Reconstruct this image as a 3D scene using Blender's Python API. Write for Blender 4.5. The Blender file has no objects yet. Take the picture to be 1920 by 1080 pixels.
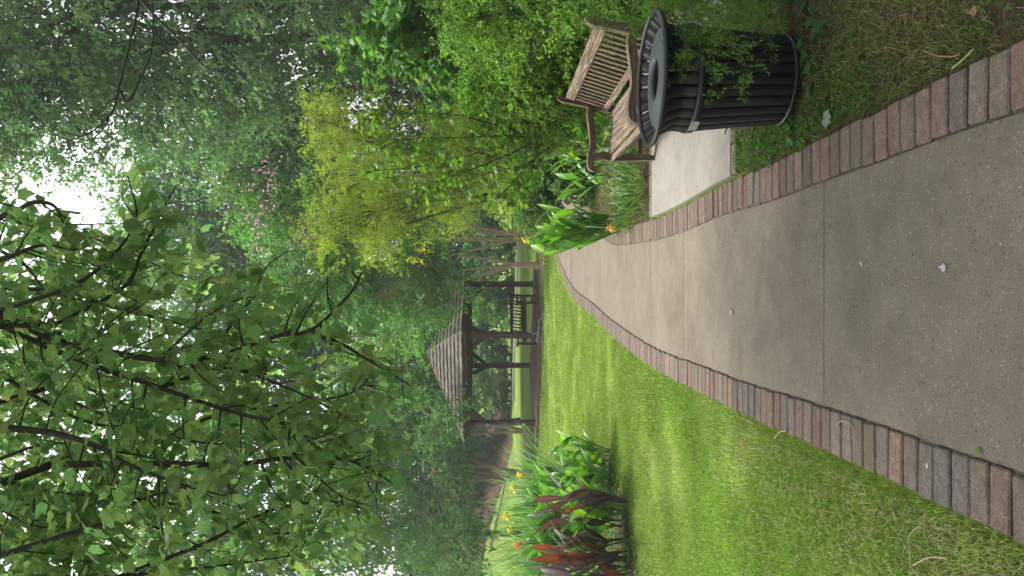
import bpy, math, random
import numpy as np
from mathutils import Vector, Matrix
PI = math.pi
rs = np.random.RandomState(11)
random.seed(5)
scene = bpy.context.scene
COL = scene.collection

# ------------------------------------------------------------------ camera
FPX, HOR = 1450.0, 918.0
TILT = math.atan((960 - HOR) / FPX)
CAMH = 1.6
FW = np.array([0, math.cos(TILT), -math.sin(TILT)])
DN = np.array([0, -math.sin(TILT), -math.cos(TILT)])
RT = np.array([1.0, 0, 0])
cam_d = bpy.data.cameras.new('camera')
cam_d.sensor_width = 36; cam_d.lens = 36 * FPX / 1920
cam_d.clip_start = 0.05; cam_d.clip_end = 1500
cam = bpy.data.objects.new('camera', cam_d)
m = Matrix((( DN[0], RT[0], -FW[0], 0), (DN[1], RT[1], -FW[1], 0), (DN[2], RT[2], -FW[2], CAMH), (0, 0, 0, 1)))
cam.matrix_world = m
COL.objects.link(cam)
scene.camera = cam

# ------------------------------------------------------------------ light
SUN_EL, SUN_AZ = math.radians(58), math.radians(-38)     # azimuth from +Y towards +X; the sun stands ahead and to the left
w = bpy.data.worlds.new('World'); scene.world = w; w.use_nodes = True
nt = w.node_tree; nt.nodes.clear()
sky = nt.nodes.new('ShaderNodeTexSky'); sky.sky_type = 'NISHITA'; sky.sun_disc = False
sky.sun_elevation = SUN_EL; sky.sun_rotation = SUN_AZ; sky.air_density = 1.0; sky.dust_density = 6.0; sky.ozone_density = 1.0
hs = nt.nodes.new('ShaderNodeHueSaturation'); hs.inputs['Saturation'].default_value = 0.18
bg = nt.nodes.new('ShaderNodeBackground'); bg.inputs['Strength'].default_value = 0.15
wo = nt.nodes.new('ShaderNodeOutputWorld')
nt.links.new(sky.outputs[0], hs.inputs['Color']); nt.links.new(hs.outputs[0], bg.inputs['Color']); nt.links.new(bg.outputs[0], wo.inputs['Surface'])
sd = bpy.data.lights.new('sun', 'SUN'); sd.energy = 2.6; sd.angle = math.radians(10); sd.color = (1, .95, .86)
sun = bpy.data.objects.new('sun', sd); COL.objects.link(sun)
sdir = Vector((math.sin(SUN_AZ) * math.cos(SUN_EL), math.cos(SUN_AZ) * math.cos(SUN_EL), math.sin(SUN_EL)))
sun.rotation_euler = sdir.to_track_quat('Z', 'Y').to_euler()
sun.location = (0, 0, 40)
scene.view_settings.view_transform = 'Standard'; scene.view_settings.look = 'None'
scene.view_settings.gamma = 1; scene.view_settings.exposure = 1.25
scene.render.engine = 'CYCLES'
scene.cycles.max_bounces = 8; scene.cycles.diffuse_bounces = 4; scene.cycles.transmission_bounces = 6; scene.cycles.transparent_max_bounces = 4

# ------------------------------------------------------------------ pixel of the photo -> place in the world
def ray(x, y): return FW * FPX + (x - 960) * DN + (540 - y) * RT
def G(x, y, z=0.0):
    d = ray(x, y); t = (z - CAMH) / d[2]; return np.array([d[0] * t, d[1] * t, z])
def P(x, y, D):
    d = ray(x, y); t = D / d[1]; return np.array([d[0] * t, D, CAMH + d[2] * t])

# ------------------------------------------------------------------ object helpers
def tag(o, label=None, cat=None, group=None, kind=None):
    if label: o['label'] = label
    if cat: o['category'] = cat
    if group: o['group'] = group
    if kind: o['kind'] = kind
    return o
def empty(name, loc=(0, 0, 0), rz=0, **k):
    o = bpy.data.objects.new(name, None); COL.objects.link(o); o.location = loc; o.rotation_euler = (0, 0, rz)
    o.empty_display_size = .2
    return tag(o, **k)
class MB:
    def __init__(s): s.v = []; s.l = []; s.n = []; s.c = []; s.k = 0
    def add(s, V, F, col=(1, 1, 1)):
        V = np.asarray(V, float).reshape(-1, 3); s.v.append(V)
        for f in F: s.l.append(np.asarray(f, int) + s.k); s.n.append(np.array([len(f)]))
        c = np.asarray(col, float)
        s.c.append(np.tile(c, (len(V), 1)) if c.ndim == 1 else c); s.k += len(V)
    def raw(s, V, L, N, c):
        s.v.append(V); s.l.append(L + s.k); s.n.append(N); s.c.append(c); s.k += len(V)
    def build(s, name, mat, parent=None, smooth=False, **k):
        V = np.concatenate(s.v); L = np.concatenate(s.l); N = np.concatenate(s.n); C = np.concatenate(s.c)
        me = bpy.data.meshes.new(name)
        me.vertices.add(len(V)); me.vertices.foreach_set('co', V.astype(np.float32).ravel())
        me.loops.add(len(L)); me.loops.foreach_set('vertex_index', L.astype(np.int32))
        me.polygons.add(len(N)); st = np.concatenate([[0], np.cumsum(N)[:-1]])
        me.polygons.foreach_set('loop_start', st.astype(np.int32)); me.polygons.foreach_set('loop_total', N.astype(np.int32))
        me.polygons.foreach_set('use_smooth', np.full(len(N), smooth))
        me.update(calc_edges=True); me.validate()
        a = me.attributes.new('Col', 'FLOAT_COLOR', 'POINT')
        a.data.foreach_set('color', np.hstack([C, np.ones((len(C), 1))]).astype(np.float32).ravel())
        me.materials.append(mat)
        o = bpy.data.objects.new(name, me); COL.objects.link(o)
        if parent: o.parent = parent
        return tag(o, **k)
    # shapes
    def box(s, lo, hi, col=(1, 1, 1), M=None, bev=0.0):
        lo = np.array(lo, float); hi = np.array(hi, float)
        if bev <= 0:
            V = np.array([[lo[0], lo[1], lo[2]], [hi[0], lo[1], lo[2]], [hi[0], hi[1], lo[2]], [lo[0], hi[1], lo[2]],
                          [lo[0], lo[1], hi[2]], [hi[0], lo[1], hi[2]], [hi[0], hi[1], hi[2]], [lo[0], hi[1], hi[2]]])
            F = [(0, 3, 2, 1), (4, 5, 6, 7), (0, 1, 5, 4), (1, 2, 6, 5), (2, 3, 7, 6), (3, 0, 4, 7)]
        else:   # chamfered box: 24 verts
            c = (lo + hi) / 2; h = (hi - lo) / 2; b = min(bev, h.min() * .9)
            V = []; idx = {}
            for sx in (-1, 1):
                for sy in (-1, 1):
                    for sz in (-1, 1):
                        for ax in range(3):
                            q = np.array([sx, sy, sz]) * h; q2 = np.array([sx, sy, sz]) * (h - b); q2[ax] = q[ax]
                            idx[(sx, sy, sz, ax)] = len(V); V.append(c + q2)
            V = np.array(V); F = []
            def face(ids):
                p = V[ids]; n = np.cross(p[1] - p[0], p[2] - p[0]); 
                if n @ (p.mean(0) - c) < 0: ids = ids[::-1]
                F.append(ids)
            for ax in range(3):
                a1, a2 = [a for a in range(3) if a != ax]
                for sg in (-1, 1):
                    ids = []
                    for u, v_ in ((-1, -1), (1, -1), (1, 1), (-1, 1)):
                        t = [0, 0, 0]; t[ax] = sg; t[a1] = u; t[a2] = v_; ids.append(idx[(*t, ax)])
                    face(ids)
                for u in (-1, 1):
                    for v_ in (-1, 1):
                        t0 = [0, 0, 0]; t0[ax] = -1; t0[a1] = u; t0[a2] = v_; t1 = list(t0); t1[ax] = 1
                        face([idx[(*t0, a1)], idx[(*t1, a1)], idx[(*t1, a2)], idx[(*t0, a2)]])
            for sx in (-1, 1):
                for sy in (-1, 1):
                    for sz in (-1, 1): face([idx[(sx, sy, sz, a)] for a in range(3)])
        if M is not None: V = V @ np.array(M)[:3, :3].T + np.array(M)[:3, 3]
        s.add(V, F, col)
    def beam(s, a, b, wd, hg, col=(1, 1, 1), up=(0, 0, 1), bev=.004):
        a = np.array(a, float); b = np.array(b, float); d = b - a; L = np.linalg.norm(d); d = d / L
        u = np.array(up, float); sd_ = np.cross(u, d); sd_ /= np.linalg.norm(sd_); u = np.cross(d, sd_)
        M = np.eye(4); M[:3, 0] = d; M[:3, 1] = sd_; M[:3, 2] = u; M[:3, 3] = a
        s.box((0, -wd / 2, -hg / 2), (L, wd / 2, hg / 2), col, M, bev)
    def tube(s, pts, rad, n=8, col=(1, 1, 1), caps=True, closed=False):
        pts = np.asarray(pts, float); k = len(pts); rad = np.full(k, rad) if np.isscalar(rad) else np.asarray(rad, float)
        T = np.gradient(pts, axis=0) if not closed else np.roll(pts, -1, 0) - np.roll(pts, 1, 0)
        T /= np.linalg.norm(T, axis=1)[:, None] + 1e-9
        u = np.array([0, 0, 1.0]) if abs(T[0][2]) < .9 else np.array([1.0, 0, 0])
        V = []; a = np.arange(n) * 2 * PI / n
        for i in range(k):
            u = u - T[i] * (u @ T[i]); u /= np.linalg.norm(u) + 1e-9; v_ = np.cross(T[i], u)
            V.append(pts[i] + rad[i] * (np.cos(a)[:, None] * u + np.sin(a)[:, None] * v_))
        V = np.concatenate(V); F = []
        for i in range(k if closed else k - 1):
            j = (i + 1) % k
            for q in range(n):
                r = (q + 1) % n; F.append((i * n + q, i * n + r, j * n + r, j * n + q))
        if caps and not closed: F.append(tuple(range(n))[::-1]); F.append(tuple((k - 1) * n + q for q in range(n)))
        s.add(V, F, col)
    def lathe(s, prof, c=(0, 0, 0), n=48, col=(1, 1, 1)):
        a = np.arange(n) * 2 * PI / n; V = []
        for r, z in prof: V.append(np.stack([c[0] + r * np.cos(a), c[1] + r * np.sin(a), np.full(n, c[2] + z)], 1))
        F = []
        for i in range(len(prof) - 1):
            for q in range(n):
                r = (q + 1) % n; F.append((i * n + q, i * n + r, (i + 1) * n + r, (i + 1) * n + q))
        s.add(np.concatenate(V), F, col)
    def prism(s, poly, axis, lo, hi, col=(1, 1, 1)):
        # poly: 2-D outline in the two other axes, extruded along axis
        poly = np.array(poly, float); n = len(poly); V = []
        for t in (lo, hi):
            for p in poly:
                q = list(p); q.insert(axis, t); V.append(q)
        F = [tuple(range(n))[::-1], tuple(range(n, 2 * n))] + [(i, (i + 1) % n, n + (i + 1) % n, n + i) for i in range(n)]
        s.add(V, F, col)
def spline(pts, k=6):
    pts = np.asarray(pts, float); Q = np.vstack([2 * pts[0] - pts[1], pts, 2 * pts[-1] - pts[-2]]); out = []
    for i in range(1, len(Q) - 2):
        for t in np.arange(k) / k:
            a, b, c, d = Q[i - 1], Q[i], Q[i + 1], Q[i + 2]
            out.append(.5 * (2 * b + (c - a) * t + (2 * a - 5 * b + 4 * c - d) * t * t + (3 * b - a - 3 * c + d) * t ** 3))
    out.append(pts[-1]); return np.array(out)
def nrm(v): return v / (np.linalg.norm(v, axis=-1, keepdims=True) + 1e-9)

# ------------------------------------------------------------------ materials
def newmat(name):
    mt = bpy.data.materials.new(name); mt.use_nodes = True; n = mt.node_tree.nodes; b = n['Principled BSDF']
    return mt, n, mt.node_tree.links, b
def mixrgb(n, l, a, b, fac, mode='MIX'):
    x = n.new('ShaderNodeMix'); x.data_type = 'RGBA'; x.blend_type = mode
    for i, s_ in ((6, a), (7, b), (0, fac)):
        if hasattr(s_, 'links') or isinstance(s_, bpy.types.NodeSocket): l.new(s_, x.inputs[i])
        elif i == 0: x.inputs[i].default_value = s_
        else: x.inputs[i].default_value = (*s_, 1)
    return x.outputs[2]
def noise(n, l, scale, det=4, rough=.6, sx=(1, 1, 1), coord='Object', off=0):
    tc = n.new('ShaderNodeTexCoord'); mp = n.new('ShaderNodeMapping'); mp.inputs['Scale'].default_value = sx; mp.inputs['Location'].default_value = (off, off, off)
    no = n.new('ShaderNodeTexNoise'); no.inputs['Scale'].default_value = scale; no.inputs['Detail'].default_value = det; no.inputs['Roughness'].default_value = rough
    l.new(tc.outputs[coord], mp.inputs[0]); l.new(mp.outputs[0], no.inputs[0]); return no.outputs[0]
def ramp(n, l, src, stops):
    r = n.new('ShaderNodeValToRGB'); e = r.color_ramp.elements
    while len(e) < len(stops): e.new(.5)
    for i, (p, c) in enumerate(stops): e[i].position = p; e[i].color = (*c, 1) if len(c) == 3 else c
    l.new(src, r.inputs[0]); return r.outputs[0]
def bump(n, l, src, b, st=.3, dist=.01):
    x = n.new('ShaderNodeBump'); x.inputs['Strength'].default_value = st; x.inputs['Distance'].default_value = dist
    l.new(src, x.inputs['Height']); l.new(x.outputs[0], b.inputs['Normal'])
def attr(n):
    a = n.new('ShaderNodeAttribute'); a.attribute_name = 'Col'; return a.outputs['Color']
def g(v): return (v, v, v)

def leafmat(name, trans=.35, rough=.5, spec=.3, var=.35, sc=3.0, tint=(1.35, 1.55, .75)):
    mt, n, l, b = newmat(name)
    c = attr(n); v = ramp(n, l, noise(n, l, sc, 2), [(.3, g(1 - var)), (.7, g(1 + var * .6))])
    c = mixrgb(n, l, c, v, 1.0, 'MULTIPLY')
    l.new(c, b.inputs['Base Color']); b.inputs['Roughness'].default_value = rough; b.inputs['Specular IOR Level'].default_value = spec
    t = n.new('ShaderNodeBsdfTranslucent'); tc = mixrgb(n, l, c, tint, 1.0, 'MULTIPLY'); l.new(tc, t.inputs[0])
    ms = n.new('ShaderNodeMixShader'); ms.inputs[0].default_value = trans
    l.new(b.outputs[0], ms.inputs[1]); l.new(t.outputs[0], ms.inputs[2]); l.new(ms.outputs[0], n['Material Output'].inputs[0]); return mt
M_leaf = leafmat('leaf', .42, .55, .2); M_leafbig = leafmat('broad_leaf', .45, .5, .2, .25, 1.5); M_maple = leafmat('thin_maple_leaf', .6, .5, .15, .25, 1.5, (1.45, 1.6, .95)); M_canna = leafmat('canna_leaf', .33, .38, .45, .2, 6)
M_cdark = leafmat('purple_canna_leaf', .25, .4, .45, .25, 6, (1.5, .8, .6))
M_grass = leafmat('grass_blade', .3, .6, .2, .3, 1.2); M_petal = leafmat('petal', .3, .6, .2, .1, tint=(1, 1, 1))

def simple(name, base, rough=.6, nsc=20, amt=.3, bmp=0, metal=0, sx=(1, 1, 1), useattr=False, spec=.5):
    mt, n, l, b = newmat(name)
    no = noise(n, l, nsc, 5, .65, sx); v = ramp(n, l, no, [(.25, g(1 - amt)), (.75, g(1 + amt))])
    c = mixrgb(n, l, attr(n) if useattr else base, v, 1.0, 'MULTIPLY')
    l.new(c, b.inputs['Base Color']); b.inputs['Roughness'].default_value = rough; b.inputs['Metallic'].default_value = metal; b.inputs['Specular IOR Level'].default_value = spec
    if bmp: bump(n, l, no, b, bmp, .01)
    return mt
M_bark = simple('bark', (.05, .042, .032), .9, 14, .45, .8, sx=(3, 3, .5), useattr=True, spec=.2)
M_stem = simple('stem', (.1, .2, .04), .6, 30, .2, useattr=True)
M_black = simple('black_painted_steel', (.007, .008, .010), .38, 60, .25, .05, useattr=False)
def steel_lid():
    mt, n, l, b = newmat('worn_black_lid')
    no = noise(n, l, 9, 6, .7); c = ramp(n, l, no, [(.3, (.045, .05, .06)), (.75, (.09, .10, .118))]); l.new(c, b.inputs['Base Color'])
    r = ramp(n, l, noise(n, l, 25, 4), [(.3, g(.3)), (.7, g(.5))]); l.new(r, b.inputs['Roughness']); return mt
M_lid = steel_lid()
M_dark = simple('liner', (.006, .006, .006), .8)  # black liner; also colours the painted shade in the lid hole
def woodmat(name, a, b_, sx, wear=.5):
    mt, n, l, b = newmat(name)
    no = noise(n, l, 14, 6, .7, sx); no2 = noise(n, l, 5, 5, .75, (1, 1, 1), off=3)
    base = ramp(n, l, no, [(.25, tuple(np.array(a) * .55)), (.5, a), (.75, b_)])
    no2 = noise(n, l, 26, 6, .8, sx, off=3); pale = ramp(n, l, no2, [(.5 - .02, g(0)), (.62, g(wear))])
    c = mixrgb(n, l, base, (.30, .265, .22), pale); c = mixrgb(n, l, c, attr(n), 1.0, 'MULTIPLY')
    l.new(c, b.inputs['Base Color']); b.inputs['Roughness'].default_value = .8; b.inputs['Specular IOR Level'].default_value = .25
    bump(n, l, no, b, .5, .004); return mt
tk, tk2 = (.085, .054, .032), (.16, .11, .068)
M_woodX = woodmat('weathered_teak_long', tk, tk2, (.12, 2.5, 2.5), .85); M_woodZ = woodmat('weathered_teak_upright', tk, tk2, (2.5, 2.5, .15), .35); M_woodY = woodmat('weathered_teak_deep', tk, tk2, (2.5, .15, 2.5), .3)
M_post = woodmat('brown_stained_post', (.06, .035, .025), (.11, .065, .045), (2.5, 2.5, .15), .15)
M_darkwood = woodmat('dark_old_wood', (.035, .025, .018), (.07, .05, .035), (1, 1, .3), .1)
M_shake = woodmat('cedar_shake', (.07, .056, .048), (.15, .122, .105), (1, 1, 1), .5)

def concrete(name, lo, hi, speck=.6):
    mt, n, l, b = newmat(name)
    c = ramp(n, l, noise(n, l, 1.3, 6, .65), [(.25, lo), (.75, hi)])
    st = ramp(n, l, noise(n, l, 5, 6, .75, off=7), [(.3, g(.82)), (.6, g(1.05))]); c = mixrgb(n, l, c, st, 1.0, 'MULTIPLY')
    vo = n.new('ShaderNodeTexVoronoi'); vo.inputs['Scale'].default_value = 75; tc = n.new('ShaderNodeTexCoord'); l.new(tc.outputs['Object'], vo.inputs['Vector'])
    sp = n.new('ShaderNodeSeparateColor'); l.new(vo.outputs['Color'], sp.inputs[0])
    pal = ramp(n, l, sp.outputs[0], [(0, (.55, .53, .5)), (.18, (.72, .7, .68)), (.45, (1, 1, 1)), (.84, (1.02, 1, .97)), (.93, (1.8, 1.72, 1.6))])
    dots = ramp(n, l, vo.outputs['Distance'], [(.25, g(speck)), (.45, g(0))])
    c2 = mixrgb(n, l, c, pal, 1.0, 'MULTIPLY'); c = mixrgb(n, l, c, c2, dots)
    f = ramp(n, l, noise(n, l, 170, 4, .8), [(.34, g(.62)), (.5, g(.97)), (.68, g(1.42))]); c = mixrgb(n, l, c, f, 1.0, 'MULTIPLY')
    l.new(c, b.inputs['Base Color']); b.inputs['Roughness'].default_value = .9; b.inputs['Specular IOR Level'].default_value = .2
    bump(n, l, noise(n, l, 120, 4, .7), b, .5, .004); return mt
M_conc = concrete('exposed_aggregate_concrete', (.104, .088, .067), (.172, .150, .118), .8)
M_pad = concrete('pale_brushed_concrete', (.165, .155, .135), (.25, .235, .205), .4)
def brickmat():
    mt, n, l, b = newmat('clay_paver')
    no = noise(n, l, 28, 6, .75); c = mixrgb(n, l, attr(n), ramp(n, l, no, [(.3, g(.62)), (.72, g(1.35))]), 1.0, 'MULTIPLY'); c = mixrgb(n, l, c, ramp(n, l, noise(n, l, 150, 4, .8), [(.36, g(.5)), (.5, g(1)), (.66, g(1.45))]), 1.0, 'MULTIPLY')
    moss = ramp(n, l, noise(n, l, 3.2, 5, .7, off=5), [(.52, g(0)), (.72, g(.55))]); c = mixrgb(n, l, c, (.10, .095, .045), moss)
    l.new(c, b.inputs['Base Color']); b.inputs['Roughness'].default_value = .92; b.inputs['Specular IOR Level'].default_value = .2; bump(n, l, no, b, .6, .006); return mt
M_brick = brickmat()
def soilmat(name, stops, sc=6):
    mt, n, l, b = newmat(name)
    c = ramp(n, l, noise(n, l, sc, 8, .8), stops)
    c = mixrgb(n, l, c, ramp(n, l, noise(n, l, 90, 4, .8), [(.3, g(.55)), (.7, g(1.5))]), 1.0, 'MULTIPLY')
    l.new(c, b.inputs['Base Color']); b.inputs['Roughness'].default_value = 1; b.inputs['Specular IOR Level'].default_value = .1
    bump(n, l, noise(n, l, 45, 6, .8), b, 1, .02); return mt
M_soil = soilmat('bed_soil', [(.3, (.035, .026, .016)), (.5, (.065, .05, .03)), (.62, (.06, .065, .022)), (.75, (.11, .085, .05))])
M_mulch = soilmat('red_bark_mulch', [(.3, (.03, .016, .01)), (.7, (.09, .045, .028))])
def lawnmat():
    mt, n, l, b = newmat('lawn_turf')
    c = ramp(n, l, noise(n, l, .55, 6, .65, (1, .6, 1)), [(.3, (.075, .13, .02)), (.5, (.13, .20, .028)), (.7, (.21, .25, .07))])
    c = mixrgb(n, l, c, ramp(n, l, noise(n, l, 38, 5, .8), [(.3, g(.55)), (.7, g(1.45))]), 1.0, 'MULTIPLY')
    l.new(c, b.inputs['Base Color']); b.inputs['Roughness'].default_value = 1; b.inputs['Specular IOR Level'].default_value = .1
    bump(n, l, noise(n, l, 60, 5, .8), b, 1, .03); return mt
M_lawn = lawnmat()
M_white = simple('pale_painted', (.55, .54, .5), .7, 20, .1); M_kerb = simple('pale_kerb_stone', (.42, .38, .32), .9, 8, .2)
M_plate = simple('pale_plate', (.42, .45, .4), .5, 30, .15); M_ink = simple('plate_ink', (.08, .1, .09), .7)
M_orange = simple('orange_tape', (.7, .26, .02), .6, 20, .1); M_guard = simple('green_trunk_guard', (.10, .17, .12), .6, 25, .3); M_paletrunk = simple('pale_grey_bark', (.22, .21, .18), .9, 25, .4, .6, sx=(3, 3, .6))
M_hose = simple('grey_hose', (.3, .28, .25), .6, 10, .1); M_grey = simple('grey_metal_box', (.4, .4, .4), .5, 10, .1)
M_pole = simple('brown_pole', (.07, .05, .035), .8, 10, .3)

# ------------------------------------------------------------------ ground, path, edging
def sst(x): x = np.clip(x, 0, 1); return x * x * (3 - 2 * x)
def hill(X, Y): return 3.6 * sst((np.asarray(Y) - 36) / 24) * sst((-np.asarray(X) - 8.5) / 10)
def sheet(xs, ys, zf):
    X, Y = np.meshgrid(xs, ys); V = np.stack([X.ravel(), Y.ravel(), zf(X, Y).ravel()], 1); nx = len(xs); F = []
    for j in range(len(ys) - 1):
        for i in range(nx - 1): a = j * nx + i; F.append((a, a + 1, a + nx + 1, a + nx))
    return V, F
mb = MB(); xs = np.unique(np.concatenate([[-400, -200, -100], np.arange(-60, 61, 2), [100, 200, 400]])); ys = np.unique(np.concatenate([[-200, -60, -20], np.arange(-10, 101, 2), [150, 250, 500]]))
mb.add(*sheet(xs, ys, hill)); mb.build('ground', M_lawn, smooth=True, kind='structure')

LI = np.array([G(1990, 907), G(1920, 885), G(1740, 825), G(1640, 790), G(1500, 745), G(1400, 715), G(1318, 684), G(1222, 647), G(1148, 598), G(1115, 569), G(1074, 535), G(1048, 480), G(1042, 454), (2.4, 19.9, 0), (5, 21.2, 0), (9, 22, 0), (16, 22.5, 0)])[:, :2]
RI = np.array([G(1990, 187), G(1920, 211), G(1795, 250), G(1661, 301), G(1541, 343), G(1450, 378), G(1360, 403), G(1283, 435), G(1222, 452), G(1148, 456), (1.05, 12.2, 0), (1.9, 14.4, 0), (3.2, 16.2, 0), (5.6, 17.6, 0), (9.5, 18.4, 0), (16, 18.8, 0)])[:, :2]
def proj(p):
    d = p - np.array([0, 0, CAMH]); z = d @ FW; return 960 + FPX * (d @ DN) / z, 540 - FPX * (d @ RT) / z, z
def back(A, x): return np.vstack([[x[0], x[1]], A])
LI = back(back(LI, (-.50, .8)), (-.42, -3)); RI = back(back(RI, (.52, .8)), (.55, -3))
def resample(A, step):
    S = spline(A, 12); d = np.r_[0, np.cumsum(np.linalg.norm(np.diff(S, axis=0), axis=1))]; k = np.arange(0, d[-1], step)
    return np.stack([np.interp(k, d, S[:, i]) for i in range(2)], 1)
Ls = resample(LI, .12); Rs = resample(RI, .12)
n_ = 170; Lq = np.stack([np.interp(np.linspace(0, 1, n_), np.linspace(0, 1, len(Ls)), Ls[:, i]) for i in range(2)], 1)
Rq = np.stack([np.interp(np.linspace(0, 1, n_), np.linspace(0, 1, len(Rs)), Rs[:, i]) for i in range(2)], 1)
# cross rows; joints are real grooves between slabs
joints = [G(1548, 560)[1], G(1283, 560)[1], G(1222, 560)[1], 2.05, 12.5, 15]
joints = sorted([joints[0] - 1.6, joints[0], joints[1], joints[1] + (joints[2] - joints[1]), 12, 14])
rows = []; 
for i in range(n_): rows.append((Lq[i], Rq[i]))
mb = MB(); mid = [(a[1] + b[1]) / 2 for a, b in rows]; mid = np.array(mid)
def crow(Y):   # row of the path at a distance along it
    i = np.interp(Y, mid[:100], np.arange(100)); j = int(i); f = i - j
    a = rows[j][0] * (1 - f) + rows[j + 1][0] * f; b = rows[j][1] * (1 - f) + rows[j + 1][1] * f
    yl = Y; a = np.array([a[0], Y]); b = np.array([b[0], Y]); return a, b
segs = []; Yv = -2.9; lim = 15.0
stops_ = [Yv] + [j for j in joints if j < lim] + [lim]
PZ = .012
def xl(Y): return np.interp(Y, Ls[:len(Ls), 1][:160], Ls[:160, 0])
def xr(Y): return np.interp(Y, Rs[:len(Rs), 1][:150], Rs[:150, 0])
for s0, s1 in zip(stops_[:-1], stops_[1:]):
    yy = np.linspace(s0 + .004, s1 - .004, max(3, int((s1 - s0) / .12))); V = []; F = []; K = 8
    for i, Y in enumerate(yy):
        z = PZ if 0 < i < len(yy) - 1 else PZ - .004
        a, b = xl(Y) + .003, xr(Y) - .003
        for q in range(K + 1): V.append((a + (b - a) * q / K, Y, z if s1 < lim - .1 or i < len(yy) - 1 else PZ))
    for i in range(len(yy) - 1):
        for q in range(K): t = i * (K + 1) + q; F.append((t, t + 1, t + K + 2, t + K + 1))
    mb.add(V, F)
    for Y, zt in ((yy[0], 1), (yy[-1], -1)):   # slab ends dropping into the groove
        a, b = xl(Y) + .003, xr(Y) - .003; mb.add([(a, Y, PZ - .004), (b, Y, PZ - .004), (b, Y - .001 * zt, -.02), (a, Y - .001 * zt, -.02)], [(0, 1, 2, 3)])
# the bend beyond: strip between both edges
iL = np.argmax(Ls[:, 1] > lim - .006); iR = np.argmax(Rs[:, 1] > lim - .006)
La, Ra = Ls[iL:], Rs[iR:]; t = np.linspace(0, 1, 60)
La = np.stack([np.interp(t, np.linspace(0, 1, len(La)), La[:, i]) for i in range(2)], 1); Ra = np.stack([np.interp(t, np.linspace(0, 1, len(Ra)), Ra[:, i]) for i in range(2)], 1)
V = []; F = []
for a, b in zip(La, Ra): V += [(*a, PZ), (*b, PZ)]
for i in range(59): F.append((2 * i, 2 * i + 1, 2 * i + 3, 2 * i + 2))
mb.add(V, F); mb.build('path', M_conc, kind='structure')
# dark jointing sand under slabs and bricks
mb = MB(); V = []; F = []
for i in range(n_):
    a, b = Lq[i], Rq[i]; d = nrm(b - a); V += [(*(a - d * .2), .003), (*(b + d * .245), .003)]
for i in range(n_ - 1): F.append((2 * i, 2 * i + 1, 2 * i + 3, 2 * i + 2))
mb.add(V, F); M_sand = simple('joint_sand', (.085, .075, .058), 1, 40, .3); mb.build('path_bed', M_sand, kind='structure')

BRK = [(.145, .102, .083), (.13, .09, .073), (.12, .096, .078), (.108, .094, .083), (.135, .106, .086), (.148, .1, .08), (.115, .09, .072), (.125, .10, .082)]
def brick(mb, c, d, nn, wd, ln, z0, z1):
    col = np.array(BRK[rs.randint(len(BRK))]) * rs.uniform(.8, 1.12)
    a = rs.normal(0, .012); d2 = d * math.cos(a) + nn * math.sin(a); n2 = np.array([-d2[1], d2[0]]) * (1 if (np.array([-d2[1], d2[0]]) @ nn) > 0 else -1)
    M = np.eye(4); M[:2, 0] = d2; M[:2, 1] = n2; M[:3, 3] = (*c, 0)
    if np.linalg.det(M[:3, :3]) < 0: M[:, 1] *= -1
    dz = rs.normal(0, .0018); M[2, 0] = rs.normal(0, .006); M[2, 1] = rs.normal(0, .006)
    mb.box((-wd / 2, -ln / 2, z0), (wd / 2, ln / 2, z1 + dz), col, M, .006)
def edging(A, side, label):
    S = resample(A, .1035); T = nrm(np.gradient(S, axis=0)); N = np.stack([-T[:, 1], T[:, 0]], 1) * side; mb = MB()
    for p, t_, q in zip(S, T, N):
        if p[0] > 14: break
        brick(mb, p + q * ((.108) + rs.normal(0, .003)), t_, q, .094, .2, -.03, .02)
    return mb.build('brick_edging', M_brick, kind='structure', label=label)
edging(LI, 1, 'row of worn clay pavers edging the lawn side of the path')
edging(RI, -1, 'row of worn clay pavers edging the bench side of the path')

# bench pad: pale concrete with a brick frame
def r_out(Y): return xr(Y) + .225
pY0, pY1 = G(1391, 330)[1], G(1224, 409)[1]
mb = MB(); yy = np.linspace(pY0 + .13, pY1 - .1, 30); V = []; F = []
for Y in yy: 
    for q in range(9): a = r_out(Y) + .008; V.append((a + (2.25 - a) * q / 8, Y, .034))
for i in range(29):
    for q in range(8): t_ = i * 9 + q; F.append((t_, t_ + 1, t_ + 10, t_ + 9))
mb.add(V, F)
for Y, sg in ((yy[0], 1), (yy[-1], -1)): mb.add([(r_out(Y) + .008, Y, .034), (2.25, Y, .034), (2.25, Y, -.02), (r_out(Y) + .008, Y, -.02)], [(0, 1, 2, 3) if sg > 0 else (3, 2, 1, 0)])
V = []; F = []
for Y in yy: a = r_out(Y) + .008; V += [(a, Y, .034), (a, Y, -.01)]
for i in range(29): F.append((2 * i, 2 * i + 2, 2 * i + 3, 2 * i + 1))
mb.add(V, F); mb.build('bench_pad', M_pad, kind='structure')
mb = MB()
for Y0, Y1 in ((pY0 + .012, pY0 + .115), (pY1 - .092, pY1 + .01)):
    x = r_out((Y0 + Y1) / 2) + .01
    while x < 2.3:
        brick(mb, np.array([x + .1, (Y0 + Y1) / 2]), np.array([1., 0]), np.array([0, 1.]), .197, .1, -.02, .036); x += .205
y = pY0 + .1
while y < pY1: brick(mb, np.array([2.31, y]), np.array([0, 1.]), np.array([1., 0]), .197, .1, -.02, .036); y += .205
mb.build('pad_edging', M_brick, kind='structure', label='clay pavers framing the pale bench pad')
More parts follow.
